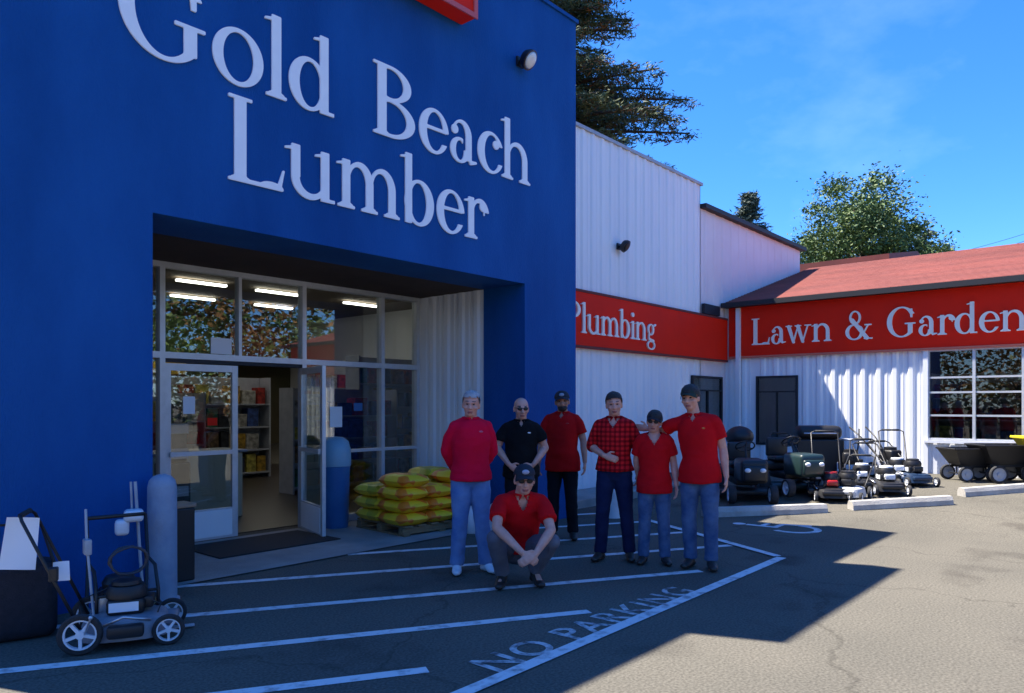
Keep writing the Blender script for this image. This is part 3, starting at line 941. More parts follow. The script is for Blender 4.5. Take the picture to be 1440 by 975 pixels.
place_word('Lawn & Garden', .60, .03, lambda x, y, z: (AW - .092 - z, 7.02 - x, 2.97 + y), 5.2, M['gold_white'], 'lettering', gd, space=.45).location = -gd.location
# big window
win = MB()
for y in (3.44, 2.66, 1.88, 1.1, .32, -.46, -1.18): win.box(AW - .05, AW + .05, y - .025, y + .025, WZ0, WZ1)
for z in (WZ0 + .02, 1.40, 1.85, 2.14, WZ1 - .03): win.box(AW - .04, AW + .04, -1.2, 3.46, z - .018, z + .018)
wo = Q('window', win, M['alu'])
mb = MB(); mb.box(AW - .003, AW + .003, -1.19, 3.45, WZ0, WZ1); obj('pane', mb, M['dark_glass'], wo)
mb = MB(); mb.box(AW - .10, AW - .045, -1.25, 3.50, WZ0 - .06, WZ0 - .005); obj('sill', mb, M['white_plastic'], wo)
def small_window(w, h, loc, rz, parent, offs):
    f = MB()
    for x0, x1, z0, z1 in ((0, w, 0, .05), (0, w, h - .05, h), (0, .05, .05, h - .05), (w - .05, w, .05, h - .05), (.05, w - .05, h * .76, h * .76 + .03), (w / 2 - .012, w / 2 + .012, .05, h * .76)): f.box(x0, x1, -.04, .02, z0, z1)
    o = obj('window', f, M['dark'], parent); o.location = Vector(loc) - offs; o.rotation_euler = (0, 0, rz)
    g = MB(); g.box(.04, w - .04, -.006, .0, .04, h - .04); obj('pane', g, M['dark_glass'], o)
    g = MB(); g.box(-.0, w, .10, .12, 0, h); obj('backing', g, M['soffit'], o)
small_window(.95, 1.56, (AW, d2[1], d2[2]), -R(90), gd, gd.location)
small_window(1.45, 1.4, (14.75, BW - .035, .85), 0, store, store.location)
# garden interior
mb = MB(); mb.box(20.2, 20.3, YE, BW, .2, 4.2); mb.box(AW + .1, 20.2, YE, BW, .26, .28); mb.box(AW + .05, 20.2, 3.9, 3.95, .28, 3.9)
Q('inner_wall', mb, M['interior_wall'])
shelf('shop_shelf', (17.9, 2.0, .281), -R(90), 3.4, 2.0, 'grey shelf of garden goods behind the large garden window')
stock((17.9, 2.0, .281), -R(90), 3.4, 2.0, 4, .45, 'cartons on the garden shelves', 'coloured carton behind the large garden window')
for y in (2.6, .8):
    mb = MB(); mb.bbox(-.06, .06, -.6, .6, -.05, 0, .01)
    o = obj('tube_light', mb, M['lamp'], None, label='tube light under the ceiling behind the large garden window', cat='ceiling light', group='tube lights in the garden wing'); o.location = (18.2, y, 3.55)

sh = thing('rear_shed', 'dark red roofed building just showing behind the garden wing roof', 'building', (29, 10, 0))
mb = MB(); mb.box(-2.9, 4, -3.3, 5, 0, 6.1); obj('wall', mb, M['pink_siding'], sh)
mb = MB(); mb.prism([(-3.2, 6.1), (-3.2, 6.45), (0.5, 7.1), (4.2, 6.45), (4.2, 6.1)], lambda u, v, d: (u, d, v), -3.5, 5.2); obj('roof', mb, M['dark_red'], sh)

# ------------------------------------------------------------------ trees
def leafcard(mb, c, r, rnd, n, size, flat=.5, wf=.45):
    """n small bent leaf faces around c"""
    for _ in range(n):
        d = Vector((rnd.gauss(0, 1), rnd.gauss(0, 1), rnd.gauss(0, flat)))
        p = c + d * r * .5
        a = Vector((rnd.gauss(0, 1), rnd.gauss(0, 1), rnd.gauss(0, .6))).normalized()
        b = a.cross(Vector((rnd.gauss(0, 1), rnd.gauss(0, 1), rnd.gauss(0, 1)))).normalized()
        s = size * rnd.uniform(.6, 1.4)
        o = len(mb.v)
        mb.v += [tuple(p - a * s), tuple(p + b * s * wf), tuple(p + a * s), tuple(p - b * s * wf)]
        mb.f.append((o, o + 1, o + 2, o + 3)); mb.mi.append(mb.cur)
def conifer(label, loc, H, Rr, seed, nb=150, name='conifer_tree', leaf=None, dry=.0, lsize=.16, sp=5, dens=3.2, group=None, bottom=.18, power=.75, spread=.34):
    rnd = random.Random(seed)
    t = thing(name, label, 'tree', loc, 0, group)
    tr = MB(); tr.use(M['bark'])
    pts = [(0, 0, 0), (.05 * Rr, 0, H * .3), (0, .03 * Rr, H * .65), (0, 0, H)]
    tr.tube(pts, [H * .022, H * .016, H * .009, .02], 10)
    cr = MB()
    L0 = leaf or M['conifer']
    for k in range(nb):
        f = bottom + (1 - bottom) * (k + rnd.random()) / nb
        z = H * f
        L = Rr * ((1 - f) / (1 - bottom)) ** power * rnd.uniform(.55, 1.12) + .25
        az = rnd.uniform(0, 2 * math.pi)
        d = Vector((math.cos(az), math.sin(az), 0))
        up = rnd.uniform(.02, .22); n = 6
        bp = []
        for i in range(n + 1):
            q = i / n
            bp.append(Vector((0, 0, z)) + d * L * q + Vector((0, 0, L * (up * q - .42 * q * q + .16 * q ** 3))))
        tr.tube(bp, [.035 + .012 * L * (1 - i / n) for i in range(n + 1)], 5, False)
        side = d.cross(Vector((0, 0, 1)))
        steps = max(3, int(L * dens))
        for i in range(steps):
            q = .18 + .82 * (i + rnd.random()) / steps
            j = min(n - 1, int(q * n)); p = bp[j].lerp(bp[j + 1], q * n - j)
            wdt = L * .20 * (1.15 - q) + .12
            for sgn in (-1, 1):
                pp = p + side * sgn * wdt * rnd.uniform(.2, 1.3) + d * wdt * .4 - Vector((0, 0, rnd.uniform(.0, .22)))
                cr.use(M['conifer_dry'] if rnd.random() < dry else L0)
                leafcard(cr, pp, spread, rnd, sp, lsize, .35, .2)
    obj('trunk', tr.mesh('trunk', None, True, fix=False), None, t)
    obj('crown', cr.mesh('crown', None, False, fix=False), None, t)
    return t
def broad(label, loc, H, Rw, seed, clumps=90, leaf=None, name='leafy_tree', lsize=.16, per=150, base=.35, group=None):
    rnd = random.Random(seed)
    t = thing(name, label, 'tree', loc, 0, group)
    tr = MB(); cr = MB()
    tr.tube([(0, 0, 0), (.1, 0, H * .35), (0, .1, H * .8)], [H * .03, H * .022, .05], 9)
    cr.use(leaf or M['broadleaf'])
    for k in range(clumps):
        for _ in range(30):
            f = rnd.random()
            x, y = rnd.uniform(-1, 1), rnd.uniform(-1, 1)
            lim = math.sin(math.pi * min(1, .22 + .78 * f) ** .9) ** .6 if f < 1 else 0
            if x * x + y * y < lim * lim and x * x + y * y > (lim * .25) ** 2: break
        c = Vector((x * Rw, y * Rw, H * (base + (1 - base) * f)))
        r = rnd.uniform(.5, 1.1) * Rw * .19
        s = Vector((0, 0, c.z - (c.xy.length) * .6))
        tr.tube([s, s.lerp(c, .5) + Vector((0, 0, -.1)), c], [.05, .035, .015], 5, False)
        leafcard(cr, c, r * 1.5, rnd, per, lsize, .6)
    obj('trunk', tr.mesh('trunk', M['bark'], True, fix=False), None, t)
    obj('crown', cr.mesh('crown', None, False, fix=False), None, t)
    return t
def tp(x, dep): return cw((x - 720) / F * dep, dep, 0)
conifer('huge conifer with drooping dark and rust tipped boughs rising behind the blue front', tp(700, 34), 27, 11.0, 17, nb=640, dry=.13, lsize=.13, sp=17, dens=3.6, bottom=.24, power=.72)
broad('broad green tree with an airy crown behind the red garden roof', tp(1214, 52), 18.0, 4.9, 5, clumps=150, lsize=.12, per=300, base=.45)
conifer('small dark conifer tip behind the pale rear wall', tp(1052, 60), 18.7, 7.8, 23, power=1.1, nb=260, spread=.5, name='conifer_tree', leaf=M['pine_blue'], lsize=.22, sp=12, dens=3.0)
conifer('slim conifer at the right side of the broad green tree', tp(1300, 56), 14.8, 2.6, 31, nb=90, leaf=M['pine_blue'], lsize=.2, sp=12, dens=3, spread=.45)
# far wood on the other side of the road: it is what the shop glass mirrors
fw = MB(); rnd = random.Random(99)
for k in range(330):
    az = R(rnd.uniform(118, 330)); dist = rnd.uniform(38, 60)
    c = Vector((math.cos(az) * dist, math.sin(az) * dist, rnd.uniform(.5, 13) * rnd.uniform(.6, 1)))
    fw.use(M['broadleaf'] if rnd.random() < .45 else (M['conifer_dry'] if rnd.random() < .7 else M['conifer']))
    leafcard(fw, c, 3.6, rnd, 260, .30, .8)
obj('woods', fw.mesh('woods', None, fix=False), kind='stuff')

# power lines
def wire(loc0, loc1, sag, label):
    a, b = Vector(loc0), Vector(loc1); pts = []
    for i in range(25):
        q = i / 24; p = a.lerp(b, q); p.z -= sag * 4 * q * (1 - q); pts.append(p)
    mb = MB(); mb.tube(pts, .016, 5)
    obj('power_line', mb, M['dark'], None, label=label, cat='power line', group='power lines over the garden wing')
def pole(loc, h, label):
    t = thing('utility_pole', label, 'utility pole', loc)
    mb = MB(); mb.tube([(0, 0, 0), (0, 0, h)], [.16, .11], 10); obj('post', mb, M['bark'], t, smooth=True)
    mb = MB(); mb.box(-.06, .06, -1.2, 1.2, h - .6, h - .48); obj('crossarm', mb, M['bark'], t)
pa, pb = tp(1235, 62), tp(1700, 40)
pole(pa, 13.6, 'wooden utility pole behind the broad green tree'); pole(pb, 15.4, 'wooden utility pole past the end of the garden wing')
for i, (dy, dz, lab) in enumerate(((-1.1, 0, 'uppermost of the three thin wires over the garden wing'), (0, -.75, 'middle of the three thin wires over the garden wing'), (1.1, -1.6, 'lowest of the three thin wires over the garden wing'))):
    wire(pa + Vector((0, dy, 13.1 + dz)), pb + Vector((0, dy, 15.0 + dz)), .8, lab)

# ------------------------------------------------------------------ street things
def bollard():
    p = cw((228 - 720) / F * 6.08, 6.08)
    t = thing('bollard', 'thick grey blue bollard with a domed top at the left pier', 'bollard', p)
    mb = MB(); mb.lathe([(.135, 0), (.135, .02), (.115, .03), (.112, .93), (.10, .985), (.07, 1.02), (.03, 1.035)], 24)
    obj('post', mb, M['bollard'], t, smooth=True, angle=50)
bollard()
bn = thing('litter_bin', 'slim black bin with an ash tray top beside the bollard', 'bin', cw((250 - 720) / F * 6.75, 6.75, .012))
mb = MB(); mb.bbox(-.11, .11, -.11, .11, 0, .66, .015); obj('bin_body', mb, M['black'], bn)
mb = MB(); mb.bbox(-.12, .12, -.12, .12, .661, .70, .01); obj('bin_top', mb, mat('rusty_tray', (.35, .22, .14), .6), bn)
mb = MB(); mb.bbox(-.75, .75, -.45, .45, 0, .012, .004)
o = obj('door_mat', mb, mat('black_mat', (.015, .015, .017), .95, (.03, .03, .032), 60, .5, 120), None, label='black rubber mat on the concrete in front of the glass doors', cat='mat'); o.location = (4.55, 7.75, .0135)
rb = thing('trash_can', 'tall blue bin with a pale teal domed lid behind the open door', 'bin', (5.80, 8.12, .012), 0, None, .88)
mb = MB(); mb.lathe([(.19, 0), (.20, .04), (.22, .85), (.23, .9), (.21, .91)], 22); obj('can', mb, M['bin_blue'], rb, smooth=True, angle=40)
mb = MB(); mb.lathe([(.235, .905), (.24, .95), (.235, 1.14), (.20, 1.27), (.12, 1.33), (.02, 1.34)], 22); obj('lid', mb, M['teal'], rb, smooth=True, angle=40)

def add_pallet(loc, rz):
    t = thing('wooden_pallet', 'wooden pallet under the yellow bags beside the entrance', 'pallet', loc, rz)
    for y in (-.45, 0, .45):
        mb = MB(); mb.box(-.6, .6, y - .045, y + .045, .022, .10); obj('runner', mb, M['wood'], t)
    for i in range(6):
        y = -.5 + i * .2
        mb = MB(); mb.bbox(-.58 + i * .20, -.46 + i * .20, -.52, .52, .101, .122, .003); obj('deck_board', mb, M['wood'], t)
    mb = MB()
    for x in (-.55, 0, .55): mb.box(x - .045, x + .045, -.52, .52, 0, .02)
    obj('bottom_board', mb, M['wood'], t)
    return t
def bag_mat(name, a, b, c):
    m = bpy.data.materials.new(name); m.use_nodes = True; t = m.node_tree; p = t.nodes['Principled BSDF']
    p.inputs['Roughness'].default_value = .35
    tcn = t.nodes.new('ShaderNodeTexCoord')
    v = t.nodes.new('ShaderNodeTexVoronoi'); v.inputs['Scale'].default_value = 6.5
    r = t.nodes.new('ShaderNodeValToRGB'); r.color_ramp.interpolation = 'CONSTANT'
    r.color_ramp.elements[0].color = (*a, 1); r.color_ramp.elements[1].color = (*b, 1); r.color_ramp.elements[1].position = .45
    e = r.color_ramp.elements.new(.75); e.color = (*c, 1)
    t.links.new(tcn.outputs['Object'], v.inputs['Vector'])
    s = t.nodes.new('ShaderNodeSeparateColor'); t.links.new(v.outputs['Color'], s.inputs[0])
    t.links.new(s.outputs[0], r.inputs[0]); t.links.new(r.outputs[0], p.inputs['Base Color'])
    return m
BM = [bag_mat('yellow_orange_bag', (1.0, .60, .02), (.95, .22, .02), (1.0, .66, .08)), bag_mat('yellow_green_bag', (1.0, .66, .04), (.60, .42, .03), (1.0, .52, .03)), bag_mat('yellow_red_bag', (1.0, .60, .03), (.85, .10, .03), (.95, .75, .35))]
def bag(w, d, h, seed):
    rnd = random.Random(seed); bm = bmesh.new(); bmesh.ops.create_grid(bm, x_segments=14, y_segments=10, size=.5)
    top = list(bm.verts); vs = []
    mb = MB(); nx, ny = 16, 11
    off = rnd.uniform(0, 50)
    for sgn in (1, -1):
        for j in range(ny):
            for i in range(nx):
                u, v = i / (nx - 1) * 2 - 1, j / (ny - 1) * 2 - 1
                hh = (max(0, 1 - abs(u) ** 4) * max(0, 1 - abs(v) ** 4)) ** .5
                ns = noise.noise(Vector((u * 1.6 + off, v * 1.6, sgn))) * .22 + noise.noise(Vector((u * 5 + off, v * 5, sgn))) * .08
                z = h / 2 + sgn * h / 2 * hh * (1 + (ns if sgn > 0 else 0))
                mb.v.append((u * w / 2 * (1 - .05 * v * v), v * d / 2 * (1 - .06 * u * u), z))
    bm.free()
    for s in (0, 1):
        o = s * nx * ny
        for j in range(ny - 1):
            for i in range(nx - 1):
                q = (o + j * nx + i, o + j * nx + i + 1, o + (j + 1) * nx + i + 1, o + (j + 1) * nx + i)
                mb.f.append(q if s == 0 else tuple(reversed(q))); mb.mi.append(0)
    return mb
prz = R(-4)
pc = Vector((6.52, 7.32, .0125))
add_pallet(pc, prz)
blabel = ['bottom layer', 'second layer', 'third layer', 'fourth layer']
bd = 0
for lay in range(4):
    for i in range(3):
        for j in range(2):
            if lay == 3 and (i, j) in ((1, 0), (0, 1), (1, 1)): continue
            mbb = bag(.47, .56, .165, bd)
            pos = ['left', 'middle', 'right'][i] + (' front' if j == 0 else ' back')
            o = obj('yellow_bag', mbb.mesh('yellow_bag', BM[(bd * 7 + i) % 3], True), None, None, label='yellow printed bag at the %s of the %s on the pallet' % (pos, blabel[lay]), cat='bag', group='yellow bags on the pallet')
            jx = random.uniform(-.02, .02)
            o.location = pc + Matrix.Rotation(prz, 3, 'Z') @ Vector((-.42 + i * .42 + jx, -.27 + j * .52, .112 + lay * .155)); o.rotation_euler = (0, 0, prz + random.uniform(-.06, .06) + (math.pi if j else 0))
            bd += 1
def jug(loc, r, h, label, name='jug', cat='jug', lid=None):
    t = thing(name, label, cat, loc, random.uniform(0, 3))
    mb = MB(); mb.lathe([(r * .9, 0), (r, .02), (r, h * .62), (r * .8, h * .78), (r * .3, h * .92), (r * .28, h)], 18); obj('body', mb, M['white_plastic'], t, smooth=True, angle=50)
    mb = MB(); mb.lathe([(r * .33, h * .95), (r * .33, h * 1.04), (r * .3, h * 1.05)], 14); obj('cap', mb, lid or M['bin_blue'], t)
jug((6.72, 6.50, .0), .12, .36, 'white jug on the ground in front of the yellow bags')
jug((7.12, 6.42, .0), .15, .40, 'larger white jug with a black cap next to the right pier', lid=M['black'])
p = cw((863 - 720) / F * 10.6, 10.6)
bk = thing('bucket', 'small white bucket on the asphalt behind the plaid shirt man', 'bucket', p)
mb = MB(); mb.lathe([(.12, 0), (.15, .36), (.155, .37), (.155, .385), (.14, .386)], 20); obj('pail', mb, M['white_plastic'], bk, smooth=True, angle=40)
mb = MB(); mb.lathe([(.157, .387), (.157, .405), (.14, .41)], 20); obj('lid', mb, M['white_plastic'], bk, smooth=True, angle=40)

def wheel_mb(r, w, hub, spokes=0):
    ty = MB(); prof = [(r * .74, -w / 2), (r * .93, -w / 2), (r, -w * .3), (r, w * .3), (r * .93, w / 2), (r * .74, w / 2)]
    n = 28; m = Matrix.Rotation(R(90), 4, 'X')
    vs = [m @ Vector((q * math.cos(2 * math.pi * k / n), q * math.sin(2 * math.pi * k / n), z)) for q, z in prof for k in range(n)]
    fs = [(i * n + k, i * n + (k + 1) % n, ((i + 1) % 6) * n + (k + 1) % n, ((i + 1) % 6) * n + k) for i in range(6) for k in range(n)]
    ty.add(vs, fs)
    ri = MB()
    prof2 = [(r * .66, -w * .42), (r * .739, -w * .42), (r * .739, w * .42), (r * .66, w * .42)]
    vs = [m @ Vector((q * math.cos(2 * math.pi * k / n), q * math.sin(2 * math.pi * k / n), z)) for q, z in prof2 for k in range(n)]
    fs = [(i * n + k, i * n + (k + 1) % n, ((i + 1) % 4) * n + (k + 1) % n, ((i + 1) % 4) * n + k) for i in range(4) for k in range(n)]
    ri.add(vs, fs)
    ri.lathe([(r * .2, -w * .5), (r * .2, w * .5)], 14, m)
    if spokes:
        for k in range(spokes):
            a = 2 * math.pi * k / spokes + .3
            mm = Matrix.Rotation(a, 4, 'Y')
            ri.box(r * .12, r * .68, -w * .3, w * .3, -r * .075, r * .075, mm)
    else:
        ri.lathe([(r * .67, -w * .2), (r * .67, w * .2)], n, m)
    return ty, ri
def add_wheel(t, loc, r, w, rim, spokes=0):
    ty, ri = wheel_mb(r, w, 0, spokes)
    o = obj('wheel', ty, M['rubber'], t, smooth=True, angle=35); o.location = loc
    q = obj('rim', ri, rim, o, smooth=True, angle=30)
    return o
def push_mower(label, loc, rz, deckm, engm, rimm, big=.105, tagp=True, group=None, scale=1.0, handle_up=55, spokes=5, L=1.02):
    """front along +x, handle back to -x"""
    t = thing('push_mower', label, 'lawn mower', loc, rz, group, scale)
    mb = MB()
    poly = []
    for k in range(20):
        a = 2 * math.pi * k / 20; poly.append((.30 * math.copysign(abs(math.cos(a)) ** .65, math.cos(a)), .25 * math.copysign(abs(math.sin(a)) ** .65, math.sin(a))))
    prof = [(1.05, .06), (1.0, .14), (.93, .19), (.70, .21), (.3, .215)]
    n = 20
    mb.add([(x * k, y * k, z) for k, z in prof for x, y in poly], [(i * n + j, i * n + (j + 1) % n, (i + 1) * n + (j + 1) % n, (i + 1) * n + j) for i in range(4) for j in range(n)] + [tuple(range(4 * n, 5 * n))])
    mb.bbox(.26, .36, -.16, .16, .11, .17, .02)
    obj('deck', mb, deckm, t, smooth=True, angle=35)
    e = MB(); e.bbox(-.13, .13, -.12, .12, .212, .33, .03); e.lathe([(.14, .33), (.145, .37), (.12, .42), (.05, .43)], 20)
    en = obj('engine', e, M['black'], t, smooth=True, angle=35)
    c = MB(); c.lathe([(.105, .428), (.10, .452), (.03, .456)], 18); c.bbox(.11, .19, -.07, .09, .24, .33, .02); obj('engine_cover', c, engm, en, smooth=True, angle=35)
    c = MB(); c.tube([(-.05, .10, .33), (-.05, .14, .35), (-.05, .155, .38)], .022, 10); c.lathe([(.03, .37), (.03, .40)], 12, Matrix.Translation((-.05, .155, 0))); obj('fuel_cap', c, M['white_plastic'], en)
    c = MB(); c.bbox(-.10, .14, -.345, -.255, .10, .19, .02); obj('discharge_chute', c, M['black'], t, smooth=True, angle=40)
    c = MB(); c.tube([(.17, -.06, .30), (.24, -.10, .27), (.22, -.14, .22)], .006, 6); c.tube([(-.12, .02, .40), (-.22, .02, .36), (-.30, -.05, .34)], .005, 6); obj('cable', c, M['black'], en)
    c = MB(); c.tube([(-.15, -.23, .17), (.0, -.255, .235), (.18, -.22, .19)], .010, 6); obj('deck_rail', c, M['steel'], t, smooth=True)
    c = MB(); c.bbox(-.11, .09, -.124, -.119, .24, .31, .002); obj('engine_label', c, M['paper'], en)
    c = MB(); c.tube([(-.24, -.30, .15), (-.20, -.315, .26)], .007, 6); c.ell((-.20, -.315, .268), .016, None, 8, 6); obj('height_lever', c, M['steel'], t)
    for x, y, r in ((-.27, -.28, big * 1.3), (-.27, .28, big * 1.3), (.30, -.25, big), (.30, .25, big)):
        add_wheel(t, (x, y, r), r, .045, rimm, spokes)
    ca, sa = math.cos(R(handle_up)), math.sin(R(handle_up))
    h = MB()
    pL = [(-.28, -.20, .16), (-.28 - L * .5 * ca, -.21, .16 + L * .5 * sa), (-.28 - L * ca, -.21, .16 + L * sa), (-.30 - L * ca, -.15, .19 + L * sa), (-.30 - L * ca, .15, .19 + L * sa), (-.28 - L * ca, .21, .16 + L * sa), (-.28 - L * .5 * ca, .21, .16 + L * .5 * sa), (-.28, .20, .16)]
    h.tube(pL, .012, 8)
    ho = obj('handle', h, M['black'], t, smooth=True)
    g = MB(); g.tube([(-.30 - L * ca, -.14, .19 + L * sa), (-.30 - L * ca, .14, .19 + L * sa)], .019, 10); obj('grip', g, M['rubber'], ho, smooth=True)
    g = MB(); g.bbox(-.30 - L * .5 * ca, -.24 - L * .5 * ca, -.22, -.16, .12 + L * .5 * sa, .22 + L * .5 * sa, .01); obj('throttle_box', g, M['black'], ho)
    return t
# mower by the blue wall (left)
w0 = cw((104 - 720) / F * 4.70, 4.70)
mrz = R(-27)
mpos = w0 + Matrix.Rotation(mrz, 3, 'Z') @ Vector((.27, .30, 0))
m1 = push_mower('large wheeled push mower with white star rims parked by the blue wall', mpos, mrz, mat('pale_grey_deck', (.16, .17, .20), .4, (.26, .27, .31), 7), M['black'], M['white_plastic'], big=.112, scale=.90, handle_up=66, L=.88)
tagw = MB()
def sheet_curl(w, h):
    mb = MB(); nx, nz_ = 6, 10
    for j in range(nz_ + 1):
        for i in range(nx + 1):
            u, v = i / nx, j / nz_
            mb.v.append(((u - .5) * w * (1 + .12 * v), .012 * math.sin(u * 3 + v * 2), -v * h))
    for j in range(nz_):
        for i in range(nx): mb.f.append((j * (nx + 1) + i, j * (nx + 1) + i + 1, (j + 1) * (nx + 1) + i + 1, (j + 1) * (nx + 1) + i)); mb.mi.append(0)
    return mb
def price_tag(loc, rz, w, h, label, tilt=0.0):
    t = thing('price_tag', label, 'tag', loc, rz); t.rotation_euler = (0, tilt, rz)
    s = sheet_curl(w, h); o = obj('tag_sheet', s.mesh('tag_sheet', M['paper'], True), None, t)
    ink = MB()
    for k in range(6): ink.box(-w * .36, w * (.1 + .2 * ((k * 37) % 3) / 2), -.016, -.0145, -h * (.22 + .11 * k), -h * (.185 + .11 * k))
    return t
def camrz(x): return (TH - R(90)) - math.atan((x - 720) / F)
price_tag(cw((33 - 720) / F * 4.95, 4.95, CAMZ - (728 - 570) * 4.95 / F), camrz(33), .185, .345, 'large white paper tag hanging from the parked mower handle', R(6))
price_tag(cw((86 - 720) / F * 4.85, 4.85, CAMZ - (790 - 570) * 4.85 / F), camrz(86), .09, .125, 'small white tag on the black bag behind the white star rim')
# black rear bag under the tags
gb = thing('grass_bag', 'black mower grass bag standing at the foot of the blue wall', 'grass bag', cw((28 - 720) / F * 5.15, 5.15), camrz(30))
mb = MB(); mb.bbox(-.24, .22, -.16, .16, .0, .52, .07, seg=3); obj('bag', mb, mat('black_fabric', (.012, .013, .02), .9, (.02, .02, .03), 20, .4, 90), gb, smooth=True)
mb = MB(); mb.tube([(-.2, -.1, .50), (-.16, -.02, .78), (.12, -.02, .78), (.2, -.1, .5)], .012, 8); obj('bag_frame', mb, M['black'], gb)
pwp = cw((172 - 720) / F * 5.28, 5.28)
pw = thing('pressure_washer', 'black framed pressure washer with a coiled hose behind the white rimmed mower', 'pressure washer', pwp, camrz(172) + R(12), None, .88)
m = MB()
for sx_ in (-.22, .22):
    m.tube([(sx_, -.18, .10), (sx_, -.20, .34), (sx_, -.10, .52), (sx_, .12, .55), (sx_, .20, .90)], .014, 8)
    m.tube([(sx_, -.18, .10), (sx_, .20, .12), (sx_, .14, .56)], .014, 8)
m.tube([(-.22, .20, .90), (.22, .20, .90)], .016, 8); m.tube([(-.22, -.2, .34), (.22, -.2, .34)], .012, 8); m.tube([(-.22, -.18, .1), (.22, -.18, .1)], .012, 8)
obj('frame', m, M['black'], pw, smooth=True)
m = MB(); m.bbox(-.16, .14, -.12, .12, .16, .36, .03, seg=2); m.lathe([(.12, .36), (.13, .40), (.10, .45), (.03, .46)], 18, Matrix.Translation((-.02, 0, 0)))
en2 = obj('engine', m, M['black'], pw, smooth=True, angle=40)
m = MB(); m.bbox(-.20, .06, -.155, -.122, .20, .33, .012); obj('engine_cover', m, mat('chrome_cover', (.6, .62, .66), .3, metal=.5), en2, smooth=True, angle=40)
m = MB(); m.bbox(.0, .19, -.17, -.10, .22, .30, .015); m.lathe([(.05, -.06), (.05, .06)], 14, Matrix.Translation((.17, -.08, .24)) @ Matrix.Rotation(R(90), 4, 'X')); obj('pump', m, mat('brass_pump', (.5, .42, .2), .4, metal=.6), pw, smooth=True, angle=40)
m = MB()
pts = []
for k in range(70):
    a = k / 69 * 2 * math.pi * 4.5; rr_ = .13 + .004 * (k % 3)
    pts.append((rr_ * math.cos(a), -.19 - .012 * math.sin(k * .7) - .05 * k / 69, .60 + rr_ * .8 * math.sin(a)))
m.tube(pts, .009, 6); obj('hose', m, mat('dark_hose', (.04, .04, .05), .5), pw, smooth=True)
m = MB(); m.tube([(-.24, -.2, .2), (-.27, -.1, .75), (-.26, 0, 1.0)], .010, 8); m.bbox(-.29, -.24, -.14, -.04, .66, .78, .01); obj('spray_lance', m, M['grey_metal'], pw, smooth=True, angle=40)
for sx_ in (-.27, .27): add_wheel(pw, (sx_, .12, .12), .12, .05, M['grey_metal']).rotation_euler = (0, 0, R(90))
m = MB(); m.ell((0, 0, 0), (.16, .08, .05), Matrix.Rotation(R(20), 3, 'Z'), 18, 10)
sg2 = thing('hedge_trimmer', 'pale grey rounded tool lying on the asphalt right of the mower', 'tool', cw((226 - 720) / F * 5.25, 5.25, .05), camrz(226))
m2 = MB(); m2.bbox(-.10, .06, -.05, .05, -.05, .05, .03, seg=3); obj('housing', m2, M['white_plastic'], sg2, smooth=True)
m2 = MB(); m2.bbox(.061, .22, -.02, .02, -.035, -.02, .004); m2.tube([(-.08, 0, .05), (-.04, 0, .09), (.03, 0, .05)], .012, 8); obj('blade_bar', m2, M['grey_metal'], sg2, smooth=True, angle=40)
# string trimmer leaning on the bollard
tr_ = thing('string_trimmer', 'slim trimmer with a pale engine housing leaning on the wall near the bollard', 'trimmer', cw((192 - 720) / F * 5.75, 5.75), camrz(195))
mb = MB(); mb.tube([(.05, 0, .05), (.02, .05, .5), (-.01, .1, 1.0)], .012, 8); mb.tube([(-.03, .1, .72), (-.04, .1, 1.0)], .009, 8); obj('shaft', mb, M['grey_metal'], tr_)
mb = MB(); mb.bbox(-.09, .05, -.05, .11, .70, .79, .03, seg=3); mb.bbox(-.15, -.05, -.04, .08, .60, .72, .03, seg=3); obj('engine', mb, M['white_plastic'], tr_, smooth=True, angle=50)
mb = MB(); mb.lathe([(.12, .03), (.13, .06), (.05, .10)], 18, Matrix.Translation((.05, 0, 0))); obj('guard', mb, M['black'], tr_)

# wheel stops
def wheel_stop(p, q, label):
    a, b = Vector(p), Vector(q)
    t = thing('wheel_stop', label, 'wheel stop', (a + b) / 2, math.atan2((b - a).y, (b - a).x), 'concrete wheel stops by the garden wing')
    L = (b - a).length; m = MB()
    t.rotation_euler = (0, -math.atan2((b - a).z, (b - a).xy.length), t.rotation_euler[2])
    m.prism([(-.09, 0), (.09, 0), (.085, .07), (.055, .13), (-.055, .13), (-.085, .07)], lambda u, v, d: (d, u, v), -L / 2, L / 2)
    obj('stop_block', m, M['concrete_light'], t)
s1a, s1b = gp(990, 727), gp(1128, 722)
wheel_stop(s1a, s1a + (s1b - s1a).normalized() * 1.9, 'concrete wheel stop half in shade beside the man in the green cap')
s2a, s2b = gp(1196, 717), gp(1336, 709)
wheel_stop(s2a, s2b, 'sunlit concrete wheel stop in front of the small mowers')
s3a, s3b = gp(1352, 698), gp(1462, 690)
wheel_stop(s3a, s3b, 'sunlit concrete wheel stop in front of the black carts')

